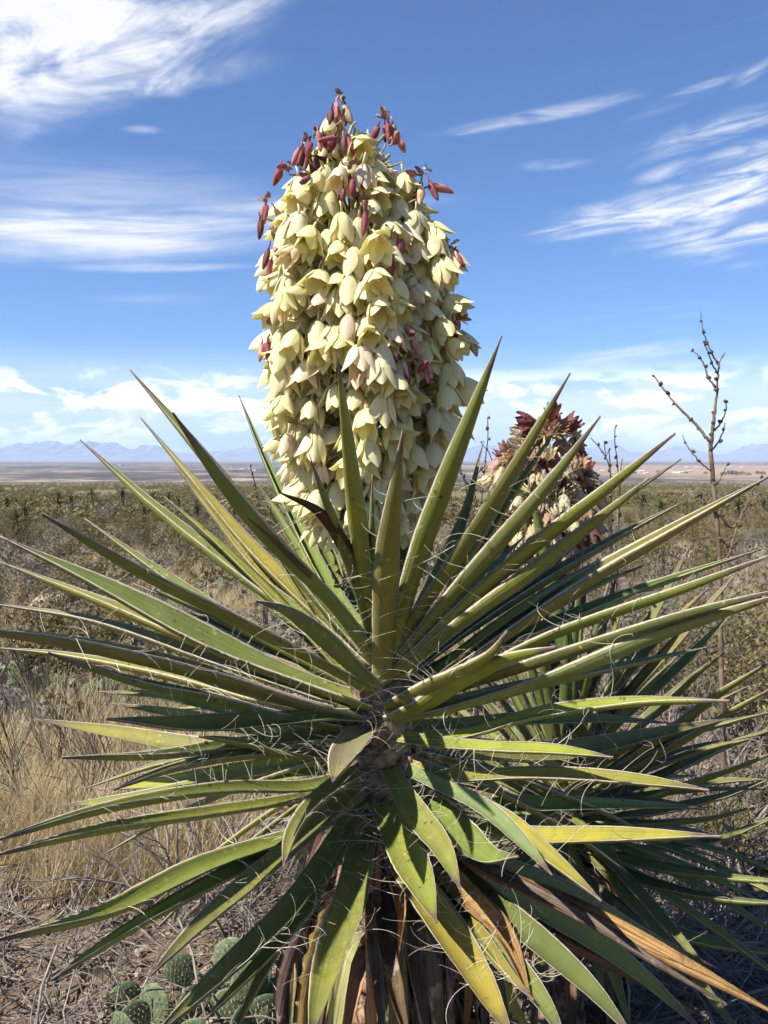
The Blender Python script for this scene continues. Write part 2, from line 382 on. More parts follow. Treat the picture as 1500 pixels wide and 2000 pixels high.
# ground
def ground_material():
    m, t = material('ground')
    g = t.n('ShaderNodeNewGeometry'); P = g.outputs['Position']
    s = t.n('ShaderNodeSeparateXYZ', {0: P}); x, y = s.outputs[0], s.outputs[1]
    fine = t.noise(P, 14.0, 8, 0.7); mid = t.noise(P, 1.3, 5, 0.6)
    soil = t.mix(t.mr(fine, 0.35, 0.68), (0.085, 0.056, 0.038), (0.21, 0.15, 0.10))
    soil = t.mix(t.mr(mid, 0.42, 0.66, 0.0, 0.7), soil, (0.26, 0.195, 0.125))
    peb = t.n('ShaderNodeTexVoronoi', {'Vector': P, 'Scale': 34.0}).outputs['Distance']
    soil = t.mix(t.m('MULTIPLY', t.mr(peb, 0.28, 0.18), t.mr(fine, 0.5, 0.6, 0.0, 0.6)), soil, (0.40, 0.34, 0.27))
    # creosote flat: brown soil between the shrubs
    bn = t.noise(P, 0.09, 6, 0.65); bn2 = t.noise(P, 0.9, 4, 0.7)
    baj = t.mix(t.mr(bn, 0.35, 0.68), (0.13, 0.105, 0.05), (0.21, 0.165, 0.09))
    baj = t.mix(t.mr(bn2, 0.55, 0.7, 0.0, 0.6), baj, (0.085, 0.078, 0.03))
    c = t.mix(t.mr(y, 14.0, 45.0), soil, baj)
    # valley floor: dark grey-brown and bare tan soil in patches
    n1 = t.noise(P, 0.0042, 7, 0.66); n2 = t.noise(P, 0.03, 5, 0.7)
    nn = t.m('ADD', t.m('MULTIPLY', n1, 0.6), t.m('MULTIPLY', n2, 0.4))
    pl = t.ramp(nn, [(0.0, (0.035, 0.032, 0.03)), (0.46, (0.06, 0.053, 0.047)), (0.52, (0.13, 0.10, 0.08)), (0.57, (0.34, 0.27, 0.2)), (1.0, (0.45, 0.37, 0.28))])
    # tan cleared flats to the right, where the settlement stands
    tx = t.m('MULTIPLY', t.mr(t.m('ADD', x, t.m('MULTIPLY', t.m('SUBTRACT', n1, 0.5), 900)), 20.0, 420.0), t.m('MULTIPLY', t.mr(y, 900.0, 1250.0), t.mr(y, 3600.0, 2600.0)))
    pl = t.mix(t.m('MULTIPLY', tx, t.mr(n2, 0.25, 0.6, 0.35, 0.9)), pl, (0.36, 0.25, 0.165))
    far = t.mr(y, 4200.0, 7500.0, 0.0, 0.75)
    pl = t.mix(far, pl, (0.33, 0.25, 0.20))
    yb = t.m('ADD', y, t.m('MULTIPLY', t.m('SUBTRACT', n1, 0.5), 500))
    c = t.mix(t.mr(yb, 620.0, 760.0), c, pl)
    finish(t, c, 0.95, fine, 0.8, 0.03, 0.1)
    return m
M_ground = ground_material()

# ---------------------------------------------------------------- ground, hills
def build_ground():
    b = MB(); NR, NA = 150, 260
    rs = [0.25 * (16000 / 0.25) ** (i / (NR - 1)) for i in range(NR)]
    c0 = b.vert((0, 0, gz(0, 0)))
    # angles denser towards the view
    an = []
    for k in range(NA):
        q = -1 + 2 * k / NA; an.append(PI * (0.35 * q + 0.65 * q ** 3))
    for r in rs:
        for a in an:
            x, y = r * math.sin(a), r * math.cos(a); b.vert((x, y, gz(x, y)))
    for k in range(NA): b.f.append((c0, 1 + (k + 1) % NA, 1 + k))
    for i in range(NR - 1):
        for k in range(NA):
            p = 1 + i * NA + k; q = 1 + i * NA + (k + 1) % NA
            b.f.append((p, q, q + NA, p + NA))
    o = obj('ground', b.mesh('ground', M_ground)); o['kind'] = 'structure'
    o['label'] = 'brown desert soil sloping down to a wide valley floor'
build_ground()

M_mount, t_ = material('mountain')
g_ = t_.n('ShaderNodeNewGeometry')
finish(t_, t_.mix(t_.mr(t_.noise(g_.outputs['Position'], 0.006, 6, 0.65), 0.35, 0.65), (0.13, 0.115, 0.11), (0.30, 0.26, 0.23)), 0.95)
def mountains(name, prof, Yd, depth, seed, label):
    """ridge with foothills; prof = list of (px, height px above the horizon)"""
    b = MB(); NX, NY = 620, 26
    x0, x1 = prof[0][0], prof[-1][0]
    def hgt(px):
        for (a, ha), (c, hc) in zip(prof, prof[1:]):
            if a <= px <= c: return ha + (hc - ha) * (px - a) / (c - a)
        return 0
    for i in range(NX + 1):
        px = x0 + (x1 - x0) * i / NX
        for j in range(NY + 1):
            q = j / NY * 2 - 1
            yy = Yd + q * depth; xx = (px - 750) / F * Yd
            H = 0.9 * hgt(px) / F * Yd * (1 + 0.10 * mnoise.noise(Vector((px * 0.11, seed, 0))) + 0.06 * mnoise.noise(Vector((px * 0.31, seed, 5))))
            rdg = 1 - abs(q) ** 0.85
            nn = 0; amp = 1; fr = 1 / 700
            for k in range(5):
                nn += amp * (1 - 2 * abs(mnoise.noise(Vector((xx * fr, yy * fr, seed + k * 7))))); amp *= 0.5; fr *= 2.1
            z = H * max(0, rdg * (1.0 + 0.16 * (nn - 0.9)) + 0.11 * (nn - 0.8) * (1 - abs(q)) )
            b.vert((xx, yy, -30 + z))
    W = NY + 1
    for i in range(NX):
        for j in range(NY):
            p = i * W + j; b.f.append((p, p + W, p + W + 1, p + 1))
    o = obj(name, b.mesh(name, M_mount, False)); o['kind'] = 'structure'; o['label'] = label
mountains('mountain_range', [(-900, 12), (-500, 26), (-200, 30), (-40, 22), (20, 28), (60, 34), (100, 37), (135, 32), (152, 39), (168, 33), (182, 39), (200, 31), (222, 37), (236, 30), (262, 22), (285, 29), (310, 28), (335, 18), (380, 12), (410, 19), (440, 22), (480, 26), (510, 25), (545, 12), (600, 6)], 12500, 1500, 2.0, 'jagged blue mountain range far off beyond the valley')
mountains('mountain_range', [(560, 4), (640, 8), (800, 14), (860, 32), (905, 26), (960, 30), (1010, 18), (1100, 22), (1160, 28), (1195, 36), (1225, 20), (1270, 16), (1310, 27), (1345, 24), (1385, 12), (1420, 14), (1460, 28), (1500, 32), (1700, 26), (2100, 34), (2500, 14)], 12900, 1300, 9.0, 'low blue mountains beyond the settlement on the plain')

# ---------------------------------------------------------------- yucca leaves
def leaf_mesh(name, pts, axis, W, mat, fold=0.30, twist=0.0, thick=0.0045, n_across=8, wave=0.0, seed=0, up=Vector((0, 0, 1)), full=0.42, taper=1.75):
    """thick channelled blade along pts (world); returns mesh plus margin frames"""
    rng = random.Random(seed); n = len(pts) - 1; b = MB(); fr = []
    ph = rng.uniform(0, 6)
    prev = None
    NA_ = n_across
    for i, p in enumerate(pts):
        s = i / n
        t = (pts[min(i + 1, n)] - pts[max(i - 1, 0)]).normalized()
        nr = up - t * up.dot(t)
        if nr.length < 0.12:
            tow = Vector((axis.x - p.x, axis.y - p.y, 0)); nr = nr + (tow - t * tow.dot(t)).normalized() * 0.2
        nr.normalize()
        if prev is not None and nr.dot(prev) < 0.2: nr = (prev - t * prev.dot(t)).normalized()
        nr = Matrix.Rotation(twist * s + wave * math.sin(s * 7 + ph) * 0.3, 3, t) @ nr
        prev = nr
        a = t.cross(nr).normalized()
        # width profile: clasping foot, waist, belly, long taper into a spine
        if s < 0.08: wd = 0.95 - 0.11 * (s / 0.08)
        elif s < full: k = (s - 0.08) / (full - 0.08); wd = 0.84 + 0.16 * (k * k * (3 - 2 * k))
        else: k = (s - full) / (1 - full); wd = max(0.0, 1 - k ** taper)
        wd = 0.5 * W * max(wd, 0.05)
        jag = 1 + rng.uniform(-0.02, 0.02)
        fd = fold * (1 + 0.9 * s) ; th = thick * (1.25 - 0.85 * s)
        row = []
        for k in range(NA_ + 1):
            q = -1 + 2 * k / NA_
            off = a * (q * wd * jag * math.cos(fd * 0.9 * abs(q))) + nr * (fd * wd * 1.0 * q * q - fd * wd * 0.35)
            row.append((p + off, k / NA_))
        for k in range(NA_ + 1):
            b.vert(row[k][0], (row[k][1], s))
        for k in range(NA_ - 1, 0, -1):
            q = -1 + 2 * k / NA_
            b.vert(row[k][0] - nr * (th * (1 - q * q * 0.75)), (row[k][1], s))
        fr.append((p, t, nr, a, row[0][0], row[NA_][0]))
    S = 2 * NA_
    for i in range(n):
        for k in range(S):
            q = (k + 1) % S
            b.f.append((i * S + k, i * S + q, (i + 1) * S + q, (i + 1) * S + k))
    b.f.append(tuple(range(S - 1, -1, -1))); b.f.append(tuple(n * S + k for k in range(S)))
    me = b.mesh(name, mat)
    return me, fr
def fibre_mesh(fr, count, seed, lmin=0.015, lmax=0.06, s0=0.04, s1=0.8):
    rng = random.Random(seed); b = MB(); n = len(fr) - 1
    for _ in range(count):
        s = rng.uniform(s0, s1) ** 1.15; i = min(n - 1, int(s * n)); p, t, nr, a, e0, e1 = fr[i]
        k = (s * n) - i
        side = rng.choice((-1, 1))
        st = (e0.lerp(fr[i + 1][4], k) if side < 0 else e1.lerp(fr[i + 1][5], k))
        L = (lmin + (lmax * 1.5 - lmin) * rng.random() ** 1.7) * (1.35 - 0.7 * s); N_ = 12
        d = (a * side * rng.uniform(0.5, 1) + nr * rng.uniform(-0.2, 0.9) + t * rng.uniform(-0.4, 0.6) + Vector((0, 0, rng.uniform(-0.5, 0.3)))).normalized()
        ax = (t * rng.uniform(0.5, 1) * rng.choice((-1, 1)) + Vector((rng.uniform(-1, 1), rng.uniform(-1, 1), rng.uniform(-1, 1))) * 0.5).normalized()
        tot = rng.choice((0.4, 0.7, 1.0, 1.5, 2.6)) * rng.uniform(0.6, 1.3)
        if rng.random() < 0.12: tot *= 2; L *= 1.5
        pts = [st - d * 0.001]; 
        for j in range(N_):
            pts.append(pts[-1] + d * (L / N_)); d = (Matrix.Rotation(tot / N_ * (0.5 + j / N_), 3, ax) @ d)
        r0 = rng.uniform(0.0003, 0.00065)
        b.tube(pts, [r0 * (1 - 0.6 * j / N_) for j in range(N_ + 1)], 3, False)
    return b.mesh('fibre_fringe', M_fibre)

G1, G2, G3 = (0.190, 0.205, 0.050), (0.168, 0.192, 0.054), (0.225, 0.224, 0.050)
DG, YG, YL = (0.138, 0.156, 0.044), (0.262, 0.254, 0.046), (0.33, 0.292, 0.045)
GB = (0.21, 0.22, 0.10)
# main plant: blades traced base to tip, (points, width px, depth sense, length m, colour, twist)
LV = [
 ('735,1270 712,1120 690,960 674,830 658,690', 50, -1, 0.70, YG, 0.0),
 ('748,1345 752,1220 758,1080 775,950 786,840', 66, -1, 0.66, G1, 0.15),
 ('765,1300 800,1150 870,950 930,790 980,655', 60, -1, 0.74, G3, -0.1),
 ('735,1280 700,1150 655,1030 625,950 603,885', 38, -1, 0.50, G2, 0.2),
 ('742,1270 730,1180 727,1100 727,1000 727,925', 22, -1, 0.42, DG, 0.3),
 ('730,1260 640,1140 560,990 510,880 467,772', 36, 1, 0.68, G1, 0.2),
 ('735,1290 650,1200 500,1020 370,860 255,722', 54, 1, 0.78, G3, 0.1),
 ('738,1300 650,1180 520,1050 430,940 338,805', 60, -1, 0.74, G2, -0.15),
 ('730,1300 610,1190 480,1060 370,930 275,815', 40, 1, 0.78, YG, 0.2),
 ('725,1310 600,1200 500,1110 420,1010 342,910', 34, 1, 0.70, YG, 0.3),
 ('728,1310 600,1215 440,1100 300,990 157,858', 46, 1, 0.80, G1, 0.0),
 ('725,1320 640,1240 560,1180 490,1110 415,1045', 34, 1, 0.64, YG, 0.2),
 ('742,1345 680,1295 620,1240 560,1195 500,1172', 56, -1, 0.56, G2, 0.5),
 ('730,1350 600,1280 430,1195 260,1110 82,1002', 60, -1, 0.76, G2, -0.15),
 ('725,1375 590,1330 430,1265 210,1150 -2,1046', 74, -1, 0.80, DG, -0.1),
 ('720,1350 600,1290 450,1210 300,1110 165,1012', 40, 1, 0.74, G1, 0.1),
 ('720,1365 560,1310 380,1250 170,1165 -5,1095', 46, 1, 0.82, YG, 0.0),
 ('715,1390 560,1335 390,1280 180,1212 -15,1178', 44, 1, 0.84, GB, 0.0),
 ('715,1405 560,1365 400,1315 150,1258 -90,1222', 66, -1, 0.86, G2, -0.2),
 ('712,1410 520,1370 330,1320 130,1280 -10,1264', 36, 1, 0.84, YG, 0.0),
 ('712,1425 560,1400 420,1365 260,1330 95,1274', 44, -1, 0.70, DG, -0.2),
 ('715,1415 600,1410 480,1390 340,1362 193,1350', 36, 1, 0.66, YG, 0.1),
 ('712,1430 600,1430 480,1425 340,1395 215,1373', 32, 1, 0.66, G3, 0.0),
 ('735,1400 640,1398 520,1408 360,1416 210,1403', 52, -1, 0.62, DG, -0.35),
 ('715,1440 560,1455 400,1460 220,1430 65,1404', 38, 1, 0.76, G3, 0.0),
 ('718,1440 600,1440 460,1455 300,1475 122,1478', 38, -1, 0.70, G2, 0.0),
 ('722,1470 640,1478 560,1468 470,1450 390,1437', 36, -1, 0.52, DG, -0.3),
 ('715,1465 600,1470 470,1475 340,1500 222,1540', 36, -1, 0.64, G2, 0.0),
 ('712,1475 580,1490 450,1510 310,1530 190,1543', 34, 1, 0.66, YL, 0.0),
 ('712,1490 560,1510 400,1535 250,1560 105,1575', 34, 1, 0.74, G3, 0.0),
 ('715,1500 600,1535 440,1540 220,1575 -5,1638', 44, -1, 0.84, G1, 0.0),
 ('715,1520 600,1555 420,1585 200,1620 -10,1668', 40, -1, 0.84, G3, 0.0),
 ('710,1545 600,1620 400,1690 200,1785 -15,1836', 58, -1, 0.88, G3, 0.0),
 ('708,1560 620,1615 440,1710 270,1805 100,1912', 50, -1, 0.82, YG, 0.1),
 ('705,1520 640,1590 540,1680 400,1800 295,1902', 58, -1, 0.72, G1, 0.0),
 ('722,1495 660,1530 605,1580 572,1630 553,1692', 52, -1, 0.50, G1, 0.3),
 ('735,1415 705,1430 685,1460 668,1495 650,1526', 80, -1, 0.40, GB, 0.2),
 ('712,1545 670,1620 570,1770 450,1890 295,2030', 62, -1, 0.84, G1, 0.0),
 ('712,1580 650,1680 590,1790 490,1900 400,1990', 40, -1, 0.70, G3, 0.15),
 ('715,1600 640,1700 570,1800 520,1890 455,2020', 34, -1, 0.66, YL, 0.1),
 ('722,1580 705,1660 685,1760 645,1880 605,2030', 80, -1, 0.66, G3, 0.05),
 ('735,1550 765,1605 795,1670 825,1730 852,1800', 80, -1, 0.46, YG, 0.15),
 ('752,1480 780,1540 820,1600 865,1660 900,1738', 58, -1, 0.48, G3, 0.2),
 ('742,1590 775,1670 850,1780 920,1890 1005,2035', 80, -1, 0.70, YG, 0.0),
 ('790,1545 850,1580 905,1635 955,1675 1012,1672', 74, -1, 0.46, G1, 0.1),
 ('770,1490 850,1530 940,1575 1010,1635 1078,1708', 44, -1, 0.60, GB, 0.1),
 ('775,1495 870,1545 980,1600 1080,1680 1174,1758', 50, -1, 0.66, YG, -0.1),
 ('790,1620 850,1710 920,1810 990,1900 1042,1952', 44, -1, 0.62, G3, 0.0),
 ('780,1600 900,1710 1040,1830 1150,1930 1240,2030', 62, -1, 0.82, DG, 0.0),
 ('790,1600 930,1700 1080,1790 1230,1890 1380,2020', 58, 1, 0.86, G2, 0.0),
 ('770,1620 880,1740 980,1860 1060,1960 1110,2050', 60, -1, 0.78, G1, 0.0),
 ('800,1590 950,1680 1100,1740 1260,1830 1400,1890', 46, 1, 0.86, DG, 0.0),
 ('770,1640 860,1780 960,1900 1010,1980 1060,2060', 50, 1, 0.74, YG, 0.1),
 ('760,1660 800,1760 850,1860 880,1950 900,2060', 40, 1, 0.70, G3, 0.1),
 ('760,1280 830,1180 920,1050 1020,890 1113,728', 46, -1, 0.74, G1, 0.1),
 ('770,1300 860,1190 960,1080 1070,950 1172,812', 50, -1, 0.76, G2, -0.1),
 ('768,1315 870,1220 1010,1095 1180,960 1318,845', 54, -1, 0.80, G3, 0.0),
 ('770,1320 880,1230 1020,1130 1160,1020 1268,932', 46, -1, 0.72, G1, 0.0),
 ('775,1325 900,1225 1060,1110 1200,990 1330,896', 40, 1, 0.84, G1, 0.1),
 ('775,1330 880,1250 1020,1160 1180,1065 1336,978', 42, 1, 0.80, G2, -0.1),
 ('770,1360 900,1290 1120,1150 1300,1045 1510,925', 60, 1, 0.92, G3, -0.2),
 ('775,1360 900,1300 1060,1230 1260,1150 1485,1072', 38, 1, 0.88, G1, 0.0),
 ('775,1370 920,1310 1100,1230 1320,1155 1500,1085', 46, -1, 0.84, G1, 0.0),
 ('775,1380 930,1330 1120,1270 1320,1205 1520,1150', 42, -1, 0.86, DG, -0.2),
 ('755,1380 830,1345 900,1310 960,1275 990,1232', 60, -1, 0.48, G3, 0.3),
 ('765,1400 840,1370 910,1325 1000,1285 1085,1262', 78, -1, 0.52, YG, -0.1),
 ('770,1405 920,1370 1090,1320 1290,1240 1540,1155', 62, -1, 0.86, GB, -0.1),
 ('775,1400 900,1370 1060,1335 1220,1300 1388,1262', 36, 1, 0.76, G3, 0.0),
 ('775,1435 900,1435 1050,1395 1230,1372 1424,1367', 40, -1, 0.76, YG, -0.1),
 ('780,1420 900,1415 1040,1405 1180,1405 1312,1412', 30, 1, 0.68, DG, 0.0),
 ('780,1440 920,1460 1080,1470 1250,1440 1428,1402', 40, 1, 0.78, DG, 0.0),
 ('765,1435 850,1450 970,1460 1080,1465 1197,1478', 40, -1, 0.58, YG, -0.1),
 ('770,1460 850,1465 940,1475 1040,1485 1130,1502', 32, 1, 0.60, YG, 0.0),
 ('770,1490 880,1515 1050,1512 1220,1522 1384,1542', 44, -1, 0.74, G3, 0.0),
 ('770,1520 860,1575 1020,1572 1200,1572 1382,1577', 30, 1, 0.76, G1, 0.0),
 ('770,1530 880,1600 1030,1632 1200,1633 1408,1632', 48, -1, 0.76, YL, 0.0),
 ('765,1270 790,1170 830,1080 850,1000 860,925', 40, 1, 0.52, DG, 0.1),
 ('755,1280 745,1200 735,1130 780,1030 850,820', 40, 1, 0.62, DG, 0.1),
 ('770,1290 830,1180 870,1100 910,1000 945,860', 38, 1, 0.66, G2, 0.1),
 ('740,1270 690,1190 640,1110 590,1040 545,985', 34, 1, 0.60, DG, 0.1),
]
D0 = 1.52
AX = at(745, 1400, D0 + 0.03)                       # axis of the rosette
def traced_points(txt, Yb, sense, L, n=38):
    P = [tuple(map(float, q.split(','))) for q in txt.split()]
    P2 = spline([(a, b, 0) for a, b in P], n)
    best = None
    for k in range(0, 56):
        dz = sense * (0.02 + 0.014 * k)
        if Yb + dz < 0.62: break
        pts = [at(p.x, p.y, Yb + dz * (i / n) ** 1.08) for i, p in enumerate(P2)]
        ln = sum((pts[i + 1] - pts[i]).length for i in range(n))
        e = abs(ln - L) + 0.10 * abs(dz)
        if best is None or e < best[0]: best = (e, pts, dz)
    return best[1], best[2]
rng = random.Random(5)
base_z = gz(AX.x, AX.y)
yuc = thing('yucca_plant', 'large flowering yucca with green sword leaves and a tall cream bloom', 'yucca', (AX.x, AX.y, base_z))
OFF = -Vector((AX.x, AX.y, base_z))
def add_leaf(root, off, pts, axis, W, mat, col, name, seed, fib=0, **kw):
    me, fr = leaf_mesh(name, [p + off for p in pts], axis + off, W, mat, seed=seed, **kw)
    o = obj(name, me, root, color=col)
    if fib:
        obj('fibre_fringe', fibre_mesh(fr, fib, seed + 900), o)['kind'] = 'stuff'
    return o
for i, (txt, wpx, sense, L, col, tw) in enumerate(LV):
    Yb = D0 + 0.03 + sense * 0.035
    pts, dz = traced_points(txt, Yb, sense, L)
    p_a, p_b = pts[0], pts[-1]; flat = abs(p_b.x - p_a.x) / max(0.01, (p_b - p_a).length)
    W = wpx * (Yb + dz * 0.45) / F * (1.0 + 0.30 * max(0, flat - 0.35) / 0.65)
    low = float(txt.split()[2].split(',')[1]) > 1385
    col = tuple(c * rng.uniform(0.88, 1.12) for c in col)
    add_leaf(yuc, OFF, pts, AX, W, M_leaf, col, 'leaf', i, fib=rng.randint(18, 38) if i not in (0, 2, 3, 4) else 5, twist=tw, fold=rng.uniform(0.26, 0.36) if low else rng.uniform(0.36, 0.52), wave=rng.uniform(0.1, 0.45), thick=0.0065, full=0.5 if low else 0.40, taper=1.75 if low else 1.42, n_across=10, up=Vector((-0.12 if low else 0, -0.55 if low else -0.1, 1)).normalized())
# the far side of the rosette, seen only in part
for i in range(34):
    a = R(rng.uniform(-78, 78)); el = R(rng.choice((55, 40, 25, 10, -5, -20, -35)) + rng.uniform(-8, 8))
    h = AX.z + 0.10 * math.sin(el) - 0.03
    b0 = Vector((AX.x + 0.04 * math.sin(a), AX.y + 0.04 * math.cos(a), h)); L = rng.uniform(0.55, 0.72)
    d = Vector((math.sin(a) * math.cos(el), math.cos(a) * math.cos(el), math.sin(el)))
    P = [b0 + d * (L * k / 4) + Vector((0, 0, -0.10 * (k / 4) ** 2 * math.cos(el))) for k in range(5)]
    add_leaf(yuc, OFF, spline(P, 18), AX, rng.uniform(0.036, 0.048), M_leaf, rng.choice((G1, G2, G3, DG, YG)), 'leaf', 300 + i, fib=0, fold=0.32, n_across=6)

# dead blades: traced ones, then the skirt hanging round the trunk
OR, BR, GY, PL = (0.44, 0.27, 0.11), (0.21, 0.145, 0.085), (0.21, 0.17, 0.13), (0.46, 0.36, 0.22)
DV = [('780,1590 830,1660 910,1750 985,1830 1038,1955', 58, -1, 0.60, OR), ('800,1600 930,1690 1080,1760 1260,1850 1510,1975', 56, -1, 0.92, OR),
      ('690,1590 640,1700 610,1820 595,1920 570,2030', 50, 1, 0.62, OR), ('745,1620 770,1710 785,1790 782,1840 778,1868', 34, -1, 0.34, OR),
      ('725,1650 738,1740 760,1840 775,1940 800,2050', 56, -1, 0.55, BR), ('735,1700 728,1800 735,1900 745,1970 750,2060', 30, -1, 0.48, PL),
      ('790,1700 805,1800 815,1900 825,1980 835,2060', 44, -1, 0.48, PL), ('820,1700 850,1800 875,1900 890,1980 905,2060', 40, 1, 0.50, OR),
      ('650,1640 655,1740 650,1850 650,1950 655,2060', 50, 1, 0.55, BR), ('690,1640 680,1740 660,1850 640,1950 620,2060', 44, 1, 0.55, GY),
      ('870,1690 910,1800 960,1890 980,1970 1000,2060', 40, 1, 0.55, GY), ('840,1650 950,1740 1080,1830 1220,1900 1380,1990', 40, 1, 0.85, BR),
      ('735,1240 690,1210 640,1150 600,1090 545,1040', 30, 1, 0.48, BR), ('725,1255 650,1170 590,1110 540,1060 483,1010', 16, -1, 0.48, BR),
      ('700,1600 620,1590 560,1575 530,1572 495,1570', 30, 1, 0.44, OR), ('735,1240 705,1150 670,1070 620,1000 548,962', 40, -1, 0.44, (0.12, 0.06, 0.04)),
      ('770,1600 960,1700 1150,1800 1280,1880 1420,1960', 34, -1, 0.9, GY)]
for i, (txt, wpx, sense, L, col) in enumerate(DV):
    Yb = D0 + 0.03 + sense * 0.04
    pts, dz = traced_points(txt, Yb, sense, L, 20)
    add_leaf(yuc, OFF, pts, AX, wpx * (Yb + dz * 0.4) / F * 1.15, M_dead, col, 'dry_leaf', 500 + i, fold=rng.uniform(0.35, 0.7), twist=rng.uniform(-0.4, 0.4), wave=0.8)
for i in range(64):
    a = rng.uniform(0, 2 * PI); h0 = AX.z - rng.uniform(0.16, 0.62); L = min(rng.uniform(0.4, 0.62), h0 - base_z - 0.02); o_ = rng.uniform(0.05, 0.15)
    d = Vector((math.sin(a), math.cos(a), 0)); tw_ = Vector((d.y, -d.x, 0)) * rng.uniform(-0.08, 0.08)
    b0 = Vector((AX.x, AX.y, h0)) + d * 0.055
    P = [b0, b0 + d * o_ * 0.6 + Vector((0, 0, -0.04 * L)), b0 + d * o_ + tw_ * 0.5 + Vector((0, 0, -0.4 * L)), b0 + d * o_ * 0.95 + tw_ + Vector((0, 0, -L))]
    add_leaf(yuc, OFF, spline(P, 14), AX, rng.uniform(0.03, 0.05), M_dead, tuple(c * rng.uniform(0.7, 1.15) for c in rng.choice((OR, BR, GY, GY, PL, PL))), 'dry_leaf', 560 + i,
             fold=rng.uniform(0.4, 0.8), twist=rng.uniform(-1, 1), wave=1.0, n_across=6)
# trunk with ragged leaf scars
def trunk_mesh(H, r0, r1, seed):
    b = MB(); n, S = 46, 26; rg = random.Random(seed)
    for i in range(n + 1):
        s = i / n; z = H * s
        for k in range(S):
            q = 2 * PI * k / S
            r = r0 + (r1 - r0) * s + 0.012 * mnoise.noise(Vector((math.cos(q) * 3, math.sin(q) * 3, z * 22))) + 0.007 * (((z * 28 + k * 0.4) % 1.0) - 0.5)
            b.vert((r * math.cos(q), r * math.sin(q), z), (k / S, s))
    for i in range(n):
        for k in range(S):
            q = (k + 1) % S; b.f.append((i * S + k, i * S + q, (i + 1) * S + q, (i + 1) * S + k))
    b.f.append(tuple(n * S + k for k in range(S))); return b.mesh('trunk', M_bark)
obj('trunk', trunk_mesh(AX.z - base_z + 0.10, 0.085, 0.055, 3), yuc, (0, 0, -0.02))
# buff leaf bases between the blades
lb = MB(); lb.ellipsoid((0, 0, 0), (0.024, 0.010, 0.017), 10, 7, 0.30, 4); lbm = lb.mesh('leaf_base', M_bark)
M_base = simple('leaf_base', (0.36, 0.24, 0.14), (0.13, 0.075, 0.045), 60, 0.85, 0.4); lbm.materials[0] = M_base
for i in range(46):
    a = rng.uniform(0, 2 * PI); z = AX.z - base_z + rng.uniform(-0.62, 0.04)
    obj('leaf_base', lbm, yuc, (0.068 * math.sin(a), 0.068 * math.cos(a), z), (rng.uniform(-0.4, 0.4), rng.uniform(-0.4, 0.4), -a), scale=rng.uniform(0.7, 1.25))

# ---------------------------------------------------------------- flowers
def tepal(b, openness, wid, L, az_, inner, seed, curl=0.0, crumple=0.0):
    rg = random.Random(seed); NS, NWD = 13, 6
    r, z = 0.004, 0.0; ph0 = R(66 if not inner else 58); ph1 = R(13 + 14 * openness); ph2 = R(-14 + 64 * openness + rg.uniform(-8, 8) + curl)
    rows = []; skew = rg.uniform(-0.12, 0.12)
    for i in range(NS + 1):
        s = i / NS
        ph = ph0 + (ph1 - ph0) * min(1, s / 0.36) ** 0.6 if s < 0.36 else ph1 + (ph2 - ph1) * ((s - 0.36) / 0.64) ** 1.6
        rows.append((r * (0.84 if inner else 1.04) + 0.0022 * math.sin(PI * min(1, s * 1.1)), z, s))
        r += math.sin(ph) * L / NS; z -= math.cos(ph) * L / NS
    base = len(b.v); ca, sa_ = math.cos(az_), math.sin(az_)
    for (r, z, s) in rows:
        wd = wid * (max(0.12, math.sin(PI * min(1, s ** 1.18))) ** 0.85 if s < 0.97 else (0.16 if s < 0.999 else 0.02))
        for k in range(NWD + 1):
            q = -1 + 2 * k / NWD
            lat = q * wd; rr = r - (q * q) * wd * (0.62 - 0.42 * max(0, s - 0.55)) + crumple * rg.uniform(-1, 1) * 0.003
            lat += skew * s * s * 0.03
            b.vert((ca * rr - sa_ * lat, sa_ * rr + ca * lat, z - abs(q) * 0.0 + crumple * rg.uniform(-1, 1) * 0.003), (k / NWD, s))
    W_ = NWD + 1
    for i in range(NS):
        for k in range(NWD):
            p = base + i * W_ + k; b.f.append((p, p + 1, p + W_ + 1, p + W_))
def flower_set(v, openness, L, crumple=0.0, wid=0.0186):
    rg = random.Random(v * 13 + 1); singles = []
    whole = MB()
    for k in range(6):
        inner = k % 2; a_ = k * PI / 3 + rg.uniform(-0.12, 0.12); o_ = openness + rg.uniform(-0.18, 0.18)
        if crumple: o_ = openness + rg.uniform(-0.35, 0.35)
        pr = dict(openness=max(0, o_), wid=wid * rg.uniform(0.9, 1.1) * (0.95 if inner else 1.0), L=L * rg.uniform(0.93, 1.06), az_=a_, inner=inner, seed=v * 100 + k, curl=rg.choice((0, 0, 10, 35)), crumple=crumple)
        one = MB(); tepal(one, **pr); singles.append(one.mesh('petal', M_tepal)); tepal(whole, **pr)
    def stem(b):
        b.tube([Vector((0, 0, -0.004)), Vector((0.001, 0, 0.012)), Vector((0.004, 0, 0.024))], [0.0042, 0.0024, 0.0020], 6)
        b.tube([Vector((0, 0, 0)), Vector((0, 0, -0.018)), Vector((0, 0, -0.026))], [0.005, 0.0045, 0.002], 6)
    core = MB(); stem(core); stem(whole)
    return whole.mesh('flower', M_tepal), core.mesh('flower', M_tepal), singles
FV = [flower_set(v, o_, L) for v, (o_, L) in enumerate(((0.08, 0.076), (0.24, 0.073), (0.48, 0.073), (0.85, 0.069), (0.14, 0.079), (0.66, 0.070), (0.34, 0.075)))]
FV.append(flower_set(11, 0.0, 0.066, 0.0, 0.0115))
